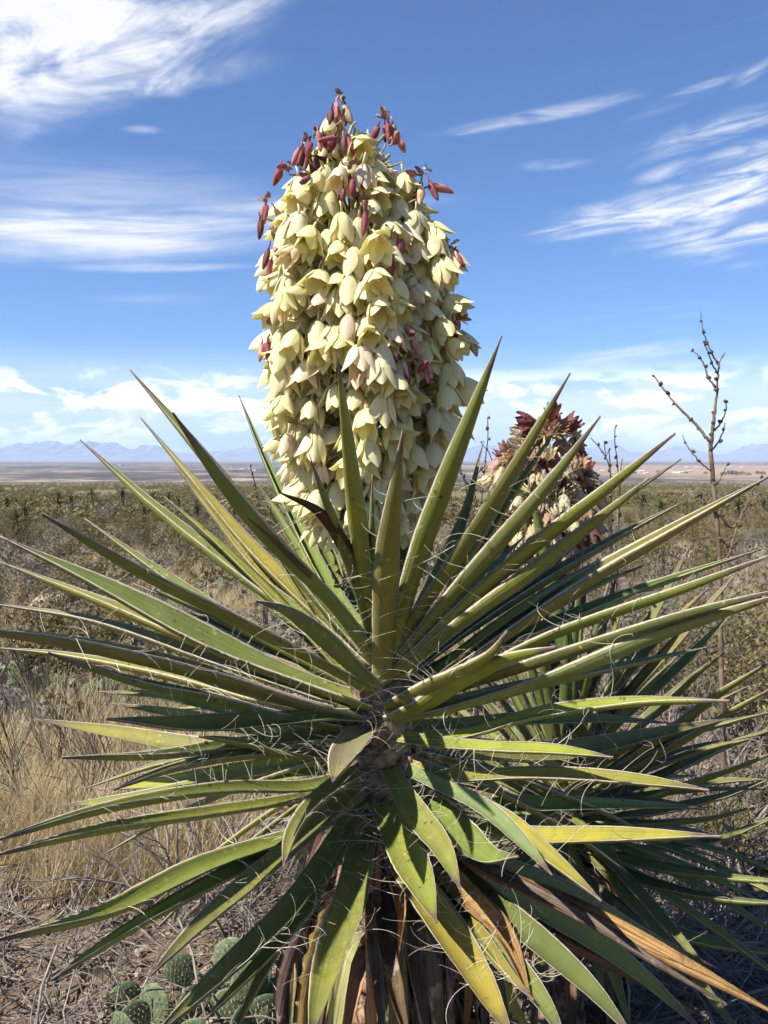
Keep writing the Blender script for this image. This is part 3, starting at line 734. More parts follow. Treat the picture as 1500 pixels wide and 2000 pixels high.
# outline of the bloom in the photograph: (row, centre, half width)
OUT = [(225, 662, 22), (255, 668, 60), (300, 684, 94), (350, 690, 132), (400, 688, 158), (450, 690, 176), (500, 697, 190), (600, 703, 203), (700, 708, 208), (760, 708, 202), (800, 709, 194), (900, 709, 170), (980, 708, 144), (1030, 722, 112), (1075, 742, 60)]
YF = D0 + 0.09
def out_at(py):
    for (a, c0, h0), (b_, c1, h1) in zip(OUT, OUT[1:]):
        if a <= py <= b_:
            k = (py - a) / (b_ - a); return c0 + (c1 - c0) * k, h0 + (h1 - h0) * k
    return (OUT[0][1], OUT[0][2]) if py < OUT[0][0] else (OUT[-1][1], OUT[-1][2])
def lobe(th):        # side branches bunch the flowers into upright ribs
    return 0.96 + 0.15 * math.cos(6 * (th - R(10))) + 0.05 * math.cos(3 * th + 1)
def bloom_point(py, th, k=1.0, shrink=40):
    cx, hw = out_at(py); c = at(cx, py, YF); rad = max(0.006, (hw - min(shrink, hw * 0.42)) * YF / F) * k * lobe(th)
    return c + Vector((math.sin(th) * rad, -math.cos(th) * rad, 0)), rad
rf = random.Random(21); placed = []; BUDS = []
bud_px = [(660, 232, 6), (602, 318, 7), (752, 268, 4), (668, 275, 6), (762, 306, 3), (686, 372, 4), (826, 378, 6), (522, 432, 4), (538, 502, 5), (562, 366, 3), (762, 502, 4), (880, 522, 6), (898, 662, 4), (525, 672, 4), (795, 696, 4), (812, 752, 3), (716, 440, 2), (618, 300, 3), (610, 372, 1)]
def on_front(px, py, lift=0.002):
    cx, hw = out_at(py); dx = (px - cx) / max(hw, 12); dx = max(-0.98, min(0.98, dx))
    rad = hw * YF / F
    return at(px, py, YF - math.sqrt(1 - dx * dx) * rad * 0.86 - lift), math.asin(dx)
for px, py, n in bud_px: BUDS.append((on_front(px, py), n))
def scatter(n, th0, th1, dist, k0, k1):
    out = []; tries = 0
    while len(out) < n and tries < 40000:
        tries += 1
        py = 258 + (1064 - 258) * rf.random(); cx, hw = out_at(py)
        if rf.random() > hw / 208: continue
        th = rf.uniform(th0, th1)
        p, rad = bloom_point(py - 36, th, rf.uniform(k0, k1))
        if math.cos(6 * (th - R(10))) < -0.6 and rf.random() < 0.5: continue
        if any((p - q[0]).length < dist for q in out): continue
        if any((p - b_[0][0]).length < 0.030 for b_ in BUDS): continue
        out.append((p, th, rad))
    return out
placed = scatter(292, -R(108), R(108), 0.0315, 0.74, 1.10)
inner = scatter(60, -R(100), R(100), 0.045, 0.5, 0.68) + scatter(120, R(108), R(252), 0.040, 0.8, 1.08)
order = sorted(range(len(placed)), key=lambda i: (placed[i][0].y, i))
near = set(order[:50])
def flower_rot(th, tilt, spin):
    # hang down, mouth leaning outwards
    return (Matrix.Rotation(th, 4, 'Z') @ Matrix.Rotation(-tilt, 4, 'X') @ Matrix.Rotation(spin, 4, 'Z')).to_euler()
mass = MB()
for i, (p, th, rad) in enumerate(placed + inner):
    v = rf.choice((0, 1, 1, 2, 2, 3, 4, 4, 5, 6, 6, 7)); whole, core, singles = FV[v]
    k_ = rf.uniform(0.9, 1.05); col = (0.83 * k_, (0.79 + rf.uniform(-0.02, 0.015)) * k_, rf.uniform(0.42, 0.52) * k_)
    if v == 7 or rf.random() < 0.06: col = (0.80, 0.69, 0.53)
    tilt = R(rf.uniform(-14, 50)); s_ = rf.uniform(0.66, 0.96); spin = rf.uniform(0, 6.28)
    if i >= len(placed):
        mt = Matrix.Translation(p + OFF) @ flower_rot(th, tilt, spin).to_matrix().to_4x4() @ Matrix.Scale(s_, 4); n0 = len(mass.v)
        uvl = whole.uv_layers[0].data; vu = {}
        for lp_ in whole.loops: vu[lp_.vertex_index] = tuple(uvl[lp_.index].uv)
        for vv in whole.vertices: mass.vert(mt @ vv.co, vu.get(vv.index, (0, 0)))
        mass.f += [tuple(n0 + q for q in pl_.vertices) for pl_ in whole.polygons]
        continue
    o = obj('flower', core if i in near else whole, yuc, p + OFF, flower_rot(th, tilt, spin), col, s_)
    if i in near:
        for m_ in singles: obj('petal', m_, o, color=col)
mo = obj('flower_mass', mass.mesh('flower_mass', M_tepal), yuc, color=(0.80, 0.75, 0.5)); mo['kind'] = 'stuff'
# stalk and side branches
b = MB(); axis_pts = [AX + Vector((0, 0.03, -0.1))] + [at(out_at(py)[0], py, YF) for py in range(1080, 230, -50)]
b.tube(spline(axis_pts, 40), [0.026 - 0.019 * i / 40 for i in range(41)], 10)
for i, (p, th, rad) in enumerate(placed + inner):
    tgt = p + Vector((0, 0, 0.02)); c = Vector((0, 0, 0)); 
    k = min(range(len(axis_pts)), key=lambda j: abs(axis_pts[j].z - (tgt.z - 0.06)))
    a0 = axis_pts[max(1, k)]
    b.tube([a0, a0.lerp(tgt, 0.55) + Vector((0, 0, 0.012)), tgt], [0.0045, 0.0035, 0.002], 4, False)
for (p, th), n in BUDS:
    k = min(range(len(axis_pts)), key=lambda j: abs(axis_pts[j].z - (p.z - 0.05)))
    b.tube([axis_pts[max(1, k)], axis_pts[max(1, k)].lerp(p, 0.6), p + Vector((0, 0, 0.005))], [0.005, 0.004, 0.003], 4, False)
b.v = [tuple(Vector(v) + OFF) for v in b.v]
obj('flower_stalk', b.mesh('flower_stalk', M_stalk), yuc)
# buds in tufts at the branch tips
def bud_mesh(seed):
    rg = random.Random(seed); b = MB(); n, S = 9, 8
    for i in range(n + 1):
        s = i / n; r = 0.0080 * (math.sin(PI * (0.14 + 0.83 * s)) ** 0.55) * (1 + 0.15 * math.sin(3 * s + seed)); x = 0.004 * math.sin(s * 2.2 + seed)
        for k in range(S):
            q = 2 * PI * k / S; rr = r * (1 + 0.13 * math.cos(3 * q) + 0.06 * math.sin(5 * q + 9 * s))
            b.vert((x + rr * math.cos(q), rr * math.sin(q), -0.004 - 0.043 * s), (k / S, s))
    for i in range(n):
        for k in range(S):
            q = (k + 1) % S; b.f.append((i * S + q, i * S + k, (i + 1) * S + k, (i + 1) * S + q))
    b.f.append(tuple(n * S + S - 1 - k for k in range(S)))
    b.tube([Vector((0, 0, -0.006)), Vector((0.001, 0, 0.006)), Vector((-0.004, 0, 0.014))], [0.003, 0.0022, 0.002], 5)
    return b.mesh('bud', M_bud)
BM = [bud_mesh(k) for k in range(4)]
def crisp_mesh(seed):
    rg = random.Random(seed); b = MB()
    for k in range(6):
        d = Vector((rg.uniform(-1, 1), rg.uniform(-1, 1), rg.uniform(0.1, 1.2))).normalized(); sd = d.cross(Vector((rg.uniform(-1, 1), 1, 0.3))).normalized()
        L = rg.uniform(0.008, 0.018); p = Vector((0, 0, 0)); rows = []
        for j in range(5):
            w_ = 0.0036 * math.sin(PI * (0.15 + 0.8 * j / 4)); rows.append((b.vert(p - sd * w_), b.vert(p + sd * w_)))
            p = p + d * L / 4; d = (d + Vector((rg.uniform(-1, 1), rg.uniform(-1, 1), rg.uniform(-1, 0.6))) * 0.45).normalized()
        for j in range(4): b.f.append((rows[j][0], rows[j][1], rows[j + 1][1], rows[j + 1][0]))
    return b.mesh('withered_tip', M_crisp)
CM = [crisp_mesh(k) for k in range(3)]
MAR, PNK, DRK, ROS = (0.34, 0.085, 0.11), (0.55, 0.23, 0.22), (0.16, 0.055, 0.055), (0.62, 0.43, 0.33)
for (p, th), n in BUDS:
    for k in range(n):
        a_ = 2 * PI * k / max(1, n) + rf.uniform(-0.5, 0.5); up_ = rf.uniform(-0.012, 0.028)
        pos = p + Vector((0.014 * math.sin(a_), -0.014 * math.cos(a_), up_ + 0.012))
        tilt = R(rf.uniform(2, 32)) if rf.random() < 0.88 else R(rf.uniform(60, 115))
        obj('bud', rf.choice(BM), yuc, pos + OFF, flower_rot(a_, tilt, rf.uniform(0, 6)), tuple(c * rf.uniform(0.8, 1.15) for c in rf.choice((MAR, PNK, PNK, DRK, ROS, MAR))), (rf.uniform(0.6, 0.9),) * 2 + (rf.uniform(0.65, 1.0),))
    if n > 1:
        for k in range(2): obj('withered_tip', rf.choice(CM), yuc, p + OFF + Vector((rf.uniform(-0.006, 0.006), rf.uniform(-0.006, 0.0), 0.035 + 0.008 * k)), (rf.uniform(0, 1), rf.uniform(0, 1), rf.uniform(0, 6)), scale=rf.uniform(0.8, 1.3))

# ---------------------------------------------------------------- second yucca, behind on the right
Y2 = 2.3
AX2 = at(1100, 1530, Y2); bz2 = gz(AX2.x, AX2.y)
yu2 = thing('yucca_plant', 'smaller yucca behind with a short withered maroon bloom and dark shaded leaves', 'yucca', (AX2.x, AX2.y, bz2)); OFF2 = -Vector((AX2.x, AX2.y, bz2))
L2 = [('1110,1540 1200,1500 1300,1440 1400,1360 1515,1285', 46, -1, 0.74, G2), ('1120,1560 1220,1510 1330,1450 1430,1390 1525,1335', 40, -1, 0.7, G1), ('1120,1560 1230,1500 1330,1440 1430,1410 1530,1385', 38, 1, 0.7, DG),
      ('1125,1570 1240,1540 1350,1490 1440,1450 1540,1415', 34, 1, 0.72, G2), ('1125,1590 1240,1570 1350,1530 1440,1500 1530,1462', 34, -1, 0.68, G1), ('1125,1600 1260,1590 1400,1560 1470,1535 1540,1505', 30, 1, 0.72, DG),
      ('1125,1630 1260,1660 1400,1640 1480,1610 1545,1580', 30, 1, 0.72, DG), ('1120,1650 1220,1680 1330,1705 1440,1718 1555,1725', 42, -1, 0.74, G2), ('1120,1660 1220,1710 1330,1745 1440,1762 1550,1766', 46, -1, 0.74, DG),
      ('1115,1690 1220,1770 1320,1825 1430,1852 1560,1868', 52, -1, 0.76, G1), ('1105,1500 1160,1400 1240,1270 1300,1160 1350,1060', 34, 1, 0.76, G2), ('1110,1505 1190,1400 1290,1290 1370,1200 1447,1108', 34, 1, 0.8, G1),
      ('1112,1510 1200,1420 1300,1330 1370,1260 1445,1182', 30, 1, 0.76, G2), ('1108,1505 1180,1380 1260,1280 1340,1190 1400,1135', 28, 1, 0.74, G3), ('1115,1530 1210,1450 1300,1380 1360,1320 1420,1270', 34, -1, 0.62, G2),
      ('1100,1690 1150,1730 1200,1770 1250,1810 1292,1842', 40, -1, 0.5, GB), ('1100,1490 1090,1350 1040,1180 1010,1060 985,925', 34, 1, 0.78, DG), ('1100,1490 1120,1340 1090,1200 1060,1060 1030,930', 36, -1, 0.72, DG),
      ('1095,1500 1030,1390 980,1260 930,1140 900,1060', 34, 1, 0.7, DG), ('1100,1650 1080,1720 1075,1760 1070,1785 1062,1800', 30, -1, 0.46, GB), ('1120,1600 1260,1610 1380,1600 1440,1585 1480,1572', 30, -1, 0.6, G2)]
for i, (txt, wpx, sense, L, col) in enumerate(L2):
    Yb = Y2 + sense * 0.03; pts, dz = traced_points(txt, Yb, sense, L, 20)
    add_leaf(yu2, OFF2, pts, AX2, wpx * (Yb + dz * 0.45) / F * 1.12, M_leaf, tuple(c * rng.uniform(0.85, 1.1) for c in col), 'leaf', 700 + i, fib=rng.randint(6, 14), fold=0.34, twist=rng.uniform(-0.2, 0.2), wave=0.3, n_across=6)
for i in range(88):
    a = i * 2.39996; s = i / 88; el = R(82 - 112 * s + rng.uniform(-6, 6)); L = rng.uniform(0.52, 0.7)
    d = Vector((math.sin(a) * math.cos(el), math.cos(a) * math.cos(el), math.sin(el)))
    if d.y < -0.55 and d.x < 0.3: L *= 0.75
    b0 = Vector((AX2.x, AX2.y, AX2.z + 0.05 - 0.22 * s)) + Vector((d.x, d.y, 0)) * 0.045
    P = [b0 + d * (L * k / 4) + Vector((0, 0, -0.09 * (k / 4) ** 2 * math.cos(el))) for k in range(5)]
    add_leaf(yu2, OFF2, spline(P, 16), AX2, rng.uniform(0.036, 0.05), M_leaf, tuple(c * rng.uniform(0.8, 1.0) for c in rng.choice((G1, G2, DG, DG, G2))), 'leaf', 800 + i, fib=6 if d.y < 0.2 else 0, fold=0.34, n_across=6, wave=0.3)
for i in range(30):
    a = rng.uniform(0, 2 * PI); h0 = AX2.z - rng.uniform(0.18, 0.5); L = min(rng.uniform(0.4, 0.6), h0 - bz2 - 0.02)
    d = Vector((math.sin(a), math.cos(a), 0)); b0 = Vector((AX2.x, AX2.y, h0)) + d * 0.05
    P = [b0, b0 + d * 0.08 + Vector((0, 0, -0.05 * L)), b0 + d * 0.12 + Vector((0, 0, -0.45 * L)), b0 + d * 0.1 + Vector((0, 0, -L))]
    add_leaf(yu2, OFF2, spline(P, 10), AX2, 0.042, M_dead, rng.choice((BR, GY, OR)), 'dry_leaf', 1000 + i, fold=0.6, twist=rng.uniform(-1, 1), n_across=6)
obj('trunk', trunk_mesh(AX2.z - bz2 + 0.06, 0.075, 0.05, 8), yu2, (0, 0, -0.02))
WV = [flower_set(20 + v, o_, L, 1.0, w_) for v, (o_, L, w_) in enumerate(((0.0, 0.055, 0.010), (0.25, 0.052, 0.009), (0.6, 0.05, 0.008), (0.05, 0.058, 0.012)))]
OUT2 = [(822, 1070, 26), (850, 1068, 58), (880, 1062, 84), (920, 1057, 104), (970, 1055, 116), (1030, 1053, 114), (1080, 1052, 96), (1130, 1056, 60)]
YF2 = Y2 + 0.12
def out2(py):
    for (a, c0, h0), (b_, c1, h1) in zip(OUT2, OUT2[1:]):
        if a <= py <= b_: k = (py - a) / (b_ - a); return c0 + (c1 - c0) * k, h0 + (h1 - h0) * k
    return OUT2[-1][1:]
cnt = 0; pl2 = []; tries = 0; stk = [AX2 + Vector((0, 0.02, -0.05))] + [at(out2(p)[0], p, YF2) for p in (1130, 1050, 980, 910, 850)]
b = MB(); b.tube(spline(stk, 24), [0.02 - 0.012 * i / 24 for i in range(25)], 8)
while len(pl2) < 170 and tries < 12000:
    tries += 1; py = rf.uniform(826, 1125); cx, hw = out2(py)
    if rf.random() > (hw + 25) / 125: continue
    th = rf.uniform(-PI, PI); rad = max(0.004, (hw - 14) * YF2 / F) * rf.uniform(0.75, 1.0)
    p = at(cx, py - 10, YF2) + Vector((math.sin(th) * rad, -math.cos(th) * rad, 0))
    if any((p - q).length < 0.024 for q in pl2): continue
    pl2.append(p); whole = rf.choice(WV)[0]
    hi = max(0, min(1, (975 - py) / 130)); side = abs(math.sin(th))
    if rf.random() < 0.10 + 0.58 * hi or (side > 0.85 and rf.random() < 0.4): col = rf.choice(((0.20, 0.07, 0.07), (0.28, 0.09, 0.095), (0.15, 0.08, 0.06), (0.36, 0.21, 0.16), (0.42, 0.28, 0.18)))
    else: col = rf.choice(((0.60, 0.54, 0.36), (0.64, 0.56, 0.42), (0.54, 0.45, 0.28), (0.52, 0.32, 0.26)))
    up_ = hi > 0.35 and rf.random() < 0.45
    e = flower_rot(th, R(rf.uniform(100, 160)) if up_ else R(rf.uniform(0, 45)), rf.uniform(0, 6))
    obj('withered_flower', whole, yu2, p + OFF2, e, col, rf.uniform(0.85, 1.2))
    k = min(range(1, len(stk)), key=lambda j: abs(stk[j].z - (p.z - 0.03))); b.tube([stk[k], stk[k].lerp(p, 0.6), p + Vector((0, 0, 0.015))], [0.004, 0.003, 0.002], 4, False)
b.v = [tuple(Vector(v) + OFF2) for v in b.v]
obj('flower_stalk', b.mesh('flower_stalk', M_stalk), yu2)

# ---------------------------------------------------------------- shrubs, grass, cactus: builders
def grow(b, rg, p, d, L, r, level, maxl, tips, wob=0.25, kids=(3, 5), spread=0.7, grav=0.0, sides=4):
    n = 6 if level < maxl else 4; pts = [p]; rad = [r]
    for i in range(n):
        d = (d + Vector((rg.uniform(-1, 1), rg.uniform(-1, 1), rg.uniform(-1, 1))) * wob + Vector((0, 0, grav))).normalized()
        pts.append(pts[-1] + d * (L / n)); rad.append(r * (1 - 0.62 * (i + 1) / n))
    b.tube(pts, rad, sides if level < maxl else 3, False)
    if level >= maxl: tips.append((pts, d)); return
    for k in range(rg.randint(*kids)):
        i = rg.randint(2, n); q = pts[i]
        dd = (d + Vector((rg.uniform(-1, 1), rg.uniform(-1, 1), rg.uniform(-0.6, 1))) * spread).normalized()
        grow(b, rg, q, dd, L * rg.uniform(0.45, 0.75), max(0.0006, rad[i] * 0.75), level + 1, maxl, tips, wob, kids, spread, grav, sides)
def bare_mesh(seed, H, nst, r, maxl, mat, wob=0.28, spread=0.8, lean=0.7, kids=(2, 4)):
    rg = random.Random(seed); b = MB(); tips = []
    for k in range(nst):
        a = rg.uniform(0, 6.28); d = Vector((math.cos(a) * lean, math.sin(a) * lean, rg.uniform(0.6, 1.2))).normalized()
        grow(b, rg, Vector((rg.uniform(-.05, .05), rg.uniform(-.05, .05), -0.02)), d, H * rg.uniform(0.5, 0.75), r * rg.uniform(0.6, 1.2), 0, maxl, tips, wob, kids, spread)
    return b, tips
def foliage(tips, rg, per, size, mat, jitter=0.05):
    b = MB()
    for pts, d in tips:
        for k in range(per):
            p = rg.choice(pts) + Vector((rg.gauss(0, jitter), rg.gauss(0, jitter), rg.gauss(0, jitter)))
            n = Vector((rg.uniform(-1, 1), rg.uniform(-1, 1), rg.uniform(-1, 1))).normalized(); a = n.orthogonal().normalized(); c = n.cross(a); s = size * rg.uniform(0.6, 1.4)
            i0 = b.vert(p - a * s * 0.5); b.vert(p + c * s * 0.28 + n * s * 0.1); b.vert(p + a * s * 0.6); b.vert(p - c * s * 0.28 + n * s * 0.1)
            b.f.append((i0, i0 + 1, i0 + 2, i0 + 3))
    return b.mesh('crown', mat, False)
def make_bare(seed, H, nst, r, maxl, mat, **kw):
    b, tips = bare_mesh(seed, H, nst, r, maxl, mat, **kw); return b.mesh('bare_shrub', mat)
def make_leafy(seed, H, nst, per, size, mat, name='creosote_bush', twig=None, maxl=3):
    rg = random.Random(seed); b, tips = bare_mesh(seed, H, nst, 0.009 * H, maxl, None, wob=0.2, spread=0.6, lean=0.55, kids=(3, 4))
    return b.mesh('stem', twig or M_darktwig), foliage(tips, rg, per, size, mat, 0.035 * H)
BARE = [make_bare(40 + k, (0.75, 0.9, 0.6, 0.8)[k], (7, 6, 8, 5)[k], 0.011, 3, M_twig) for k in range(4)]
SPRAWL = [make_bare(60 + k, 0.55, 6, 0.009, 3, M_twig, lean=1.9, wob=0.35) for k in range(3)]
DARK = [make_bare(70 + k, 1.0, 7, 0.007, 2, M_darktwig, wob=0.12, spread=0.45, lean=0.35) for k in range(2)]
CREO = [make_leafy(80 + k, (1.0, 0.85, 1.1, 0.7)[k], 9, 5, 0.034, M_creo) for k in range(4)]
GREY = [make_leafy(90 + k, (0.6, 0.5)[k], 10, 4, 0.026, M_grey, 'grey_shrub', M_twig) for k in range(2)]
rs = random.Random(77)
def put_bare(p, meshes, label, group, s=1.0, name='bare_shrub'):
    o = obj(name, rs.choice(meshes), None, (p.x, p.y, gz(p.x, p.y) - 0.01), (0, 0, rs.uniform(0, 6.28)), scale=s * rs.uniform(0.85, 1.15))
    return tag(o, label, 'shrub', group)
def put_leafy(p, kinds, name, label, group, s=1.0):
    t = thing(name, label, 'bush', (p.x, p.y, gz(p.x, p.y) - 0.01), group, rs.uniform(0, 6.28)); t.scale = (s * rs.uniform(0.85, 1.15),) * 3
    st_, cr = rs.choice(kinds); obj('stem', st_, t); obj('crown', cr, t); return t
def P2(x, y): return Vector((x, y, 0))
# left brush: grey twigs over soil and dry grass
for px, py, s in ((70, 1720, .8), (330, 1800, .85), (190, 1660, .8), (470, 1720, .9), (430, 1610, .9), (250, 1560, .7), (560, 1640, .9), (130, 1880, .6), (20, 1560, .7), (380, 1500, .8), (520, 1900, .6), (600, 1800, .7)):
    put_bare(gp(px, py), BARE, 'bare grey twiggy shrub in the dry grass near the prickly pear', 'bare shrubs by the prickly pear', s)
for px, py, s in ((60, 1850, .9), (240, 1950, .8), (420, 1880, .8), (110, 1790, .8), (320, 1700, .9), (30, 1960, .8), (500, 1780, .8), (180, 1990, .7)):
    put_bare(gp(px, py), SPRAWL, 'low sprawling dead branches lying on the brown soil', 'dead branches on the soil', s, 'dead_branch')
for px, py, s in ((130, 1490, .85), (215, 1470, .8), (80, 1400, .8), (170, 1540, .7), (300, 1470, .7), (20, 1330, .8), (350, 1410, .8), (60, 1620, .7), (150, 1650, .75), (240, 1600, .7), (20, 1480, .8), (110, 1560, .7), (290, 1640, .7), (400, 1540, .8)):
    put_bare(gp(px, py), DARK, 'dark upright spiny stems rising from the dry grass', 'dark spiny shrubs', s, 'spiny_shrub')
# right brush
for px, py, s in ((1180, 1790, .9), (1300, 1690, 1.), (1420, 1650, 1.), (1480, 1790, .9), (1350, 1540, 1.), (1250, 1450, 1.), (1460, 1450, 1.), (1160, 1380, 1.), (1400, 1880, .7), (1240, 1900, .7), (1500, 1560, 1.), (1370, 1390, 1.), (1090, 1330, 1.), (1300, 1330, 1.), (1450, 1300, 1.2), (1200, 1250, 1.2), (1130, 1850, .7), (960, 1300, 1.), (1010, 1220, 1.), (900, 1250, 1.)):
    put_bare(gp(px, py), BARE, 'bare grey twiggy shrub in the tangle around the smaller yucca', 'bare shrubs round the smaller yucca', s)
for px, py, s in ((1330, 1800, 1.), (1450, 1900, .9), (1250, 1650, 1.), (1400, 1750, 1.), (1480, 1680, 1.)):
    put_bare(gp(px, py), SPRAWL, 'grey dead branches sprawled under the smaller yucca', 'dead branches under the smaller yucca', s, 'dead_branch')
for px, py, s in ((1440, 1480, .75), (1330, 1420, .7), (1490, 1400, .8), (1480, 1620, .6), (1380, 1300, .8), (1250, 1330, .7), (1210, 1700, .35), (1460, 1710, .4)):
    put_leafy(gp(px, py), CREO, 'creosote_bush', 'olive green creosote bush among the bare twigs by the smaller yucca', 'creosote by the smaller yucca', s)
# the slope below, 7 to 34 m
cells = []
tries = 0
while len(cells) < 235 and tries < 9000:
    tries += 1
    y = 6.0 + 30 * rs.random() ** 1.2; x = rs.uniform(-0.56, 0.56) * y
    if any((x - a) ** 2 + (y - c) ** 2 < (0.55 + 0.02 * y) ** 2 for a, c in cells): continue
    cells.append((x, y)); q = rs.random()
    if y < 15 and q < 0.30: put_bare(P2(x, y), BARE, 'bare grey shrub scattered over the slope below the yuccas', 'bare shrubs on the slope', rs.uniform(0.7, 1.1))
    elif q < (0.62 if y < 15 else 0.30): put_leafy(P2(x, y), GREY, 'grey_shrub', 'low grey leafed shrub scattered over the slope below the yuccas', 'grey shrubs on the slope', rs.uniform(0.8, 1.3))
    else: put_leafy(P2(x, y), CREO, 'creosote_bush', 'olive creosote bush scattered over the slope below the yuccas', 'creosote bushes on the slope', rs.uniform(0.55, 0.95))

# small yuccas dotted over the slope
def rosette(seed, L=0.42, n=46, w_=0.020):
    rg = random.Random(seed); b = MB()
    for i in range(n):
        a = i * 2.39996; el = R(88 - 118 * (i / n) + rg.uniform(-8, 8)); d = Vector((math.cos(a) * math.cos(el), math.sin(a) * math.cos(el), math.sin(el)))
        nr = (Vector((0, 0, 1)) - d * d.z); nr = nr.normalized() if nr.length > 0.05 else Vector((1, 0, 0)); s = d.cross(nr); l_ = L * rg.uniform(0.8, 1.1); rows = []
        for j in range(5):
            q = j / 4; wd = w_ * (0.7 + 0.6 * q if q < 0.5 else 2.0 * (1 - q)) + 0.0008; p = d * (l_ * q) + Vector((0, 0, -0.05 * q * q))
            rows.append([b.vert(p - s * wd + nr * wd * 0.4, (0, q)), b.vert(p - nr * 0.003, (0.5, q)), b.vert(p + s * wd + nr * wd * 0.4, (1, q))])
        for j in range(4):
            for k in range(2): b.f.append((rows[j][k], rows[j][k + 1], rows[j + 1][k + 1], rows[j + 1][k]))
    return b.mesh('leaf_rosette', M_farleaf)
RO = [rosette(k) for k in range(3)]
def skirt_mesh(H):
    b = MB(); b.tube([Vector((0, 0, -0.05)), Vector((0.01, 0, H * 0.5)), Vector((0, 0, H))], [0.07, 0.08, 0.06], 8)
    rg = random.Random(4)
    for k in range(22):
        a = rg.uniform(0, 6.28); z = rg.uniform(0.35, 1) * H; d = Vector((math.cos(a), math.sin(a), 0)); s = Vector((-d.y, d.x, 0)) * 0.014; p0 = Vector((0, 0, z)) + d * 0.06; p1 = p0 + d * 0.09 - Vector((0, 0, 0.3 * H))
        i = b.vert(p0 - s); b.vert(p0 + s); b.vert(p1 + s * 0.3); b.vert(p1 - s * 0.3); b.f.append((i, i + 1, i + 2, i + 3))
    return b.mesh('trunk', M_darktwig)
TR = skirt_mesh(0.6)
for px, py, s, h in ((22, 1098, 1.0, 0), (95, 1092, 1.0, 0), (250, 1140, .9, 0), (350, 1075, .9, 0), (32, 1060, .9, 1), (115, 1045, .8, 0), (253, 1040, .8, 0), (282, 1028, .8, 1), (322, 1050, .8, 0), (350, 1012, .9, 1), (385, 1015, .9, 1), (412, 1050, 1.1, 0), (430, 1025, 1., 0), (50, 1022, .9, 1), (140, 992, 1., 1), (115, 992, 1.1, 1), (240, 985, 1.1, 1), (300, 1000, 1.1, 1), (330, 988, 1., 1), (15, 998, .9, 1), (180, 978, 1.2, 1), (400, 990, 1.1, 1),
                     (1255, 1000, 1.0, 1), (1310, 990, 1.0, 0), (1395, 1105, 1.1, 0), (1260, 1060, .7, 0), (1180, 1010, .9, 0), (1440, 1010, .9, 1), (1340, 1000, .8, 1), (1290, 1020, 1.0, 1), (1490, 1000, .9, 1), (460, 1000, 1.0, 1)):
    p = gp(px, py + 12); t = thing('small_yucca', 'small yucca with a trunk dotted on the brush slope' if h else 'small stemless yucca rosette on the brush slope', 'yucca', (p.x, p.y, p.z), 'trunked yuccas on the slope' if h else 'stemless yuccas on the slope', rs.uniform(0, 6.28))
    t.scale = (s * rs.uniform(0.9, 1.15) * (1.2 if h else 1.0),) * 3
    if h: obj('trunk', TR, t)
    obj('leaf_rosette', rs.choice(RO), t, (0, 0, 0.6 if h else 0.03))

# bare saplings standing against the sky
bp = MB(); bp.ellipsoid((0, 0, 0), (0.007, 0.007, 0.009), 6, 5, 0.25, 3)
BUDM = bp.mesh('seed_pod', M_darktwig)
def sapling(base, branches, label, Yd, group=None, mat=M_tan, r0=0.02):
    """branches: pixel polylines at distance Yd with start/end radius in pixels"""
    t = thing('bare_sapling', label, 'sapling', base, group); off = -Vector(base); b = MB(); bud = []
    for txt, ra, rb in branches:
        P = [tuple(map(float, q.split(','))) for q in txt.split()]
        z0 = rs.uniform(-0.12, 0.12)
        pts = [at(x, y, Yd + (z0 * i / len(P) if len(P) > 2 else 0)) + off for i, (x, y) in enumerate(P)]
        n = max(8, 6 * len(P)); sp_ = spline(pts, n)
        sp_ = [p + Vector((rs.uniform(-1, 1), rs.uniform(-1, 1), rs.uniform(-1, 1))) * 0.0022 for p in sp_]
        b.tube(sp_, [0.82 * (ra + (rb - ra) * i / n) * Yd / F for i in range(n + 1)], 6)
        if rb < 3.5:
            L = sum((sp_[i + 1] - sp_[i]).length for i in range(n)); step = max(1, int(n * 0.055 / L + 0.5))
            for i in range(2, n + 1, step):
                if rs.random() < 0.9: bud.append(sp_[i] + Vector((rs.uniform(-1, 1), rs.uniform(-1, 1), rs.uniform(-.5, 1))) * 0.007)
    obj('stem', b.mesh('stem', mat), t)
    for p in bud: obj('seed_pod', BUDM, t, p, (rs.uniform(0, 3), rs.uniform(0, 3), 0), scale=rs.uniform(0.7, 1.5))
YS = 3.9
pb = at(1415, 1620, YS); pb.z = gz(pb.x, pb.y) - 0.02
bpx = 895 + (CAMZ - pb.z) / YS * F
sapling(pb, [('1415,%d 1412,1400 1408,1250 1405,1090 1395,960 1388,880' % bpx, 7.5, 5.2), ('1388,880 1393,830 1399,780 1402,740 1406,705 1416,690', 5, 1.4), ('1388,865 1360,830 1325,795 1300,765 1277,733', 4, 1.6),
             ('1402,760 1385,740 1376,715 1365,695 1352,684', 3, 1.2), ('1404,735 1392,712 1384,690 1374,668', 2.2, 1.0), ('1405,715 1390,690 1376,655 1370,625 1368,610', 2.4, 0.7), ('1391,845 1408,825 1418,800 1415,780', 2.6, 1.2), ('1389,880 1400,868 1412,845 1416,825', 2.4, 1.2), ('1388,920 1370,905 1345,875 1333,850', 2.0, 0.8), ('1402,1000 1430,1030 1452,1000 1470,960 1490,930', 4, 1.6),
             ('1404,1050 1430,1070 1445,1050', 3, 1.5), ('1400,1000 1375,985 1365,950', 2.6, 1.2), ('1408,1100 1425,1080 1440,1030 1475,975', 3.2, 1.2), ('1396,950 1410,930 1420,905', 2.4, 1.2)], 'tall bare tan sapling with dark seed pods along its forked branches', YS)
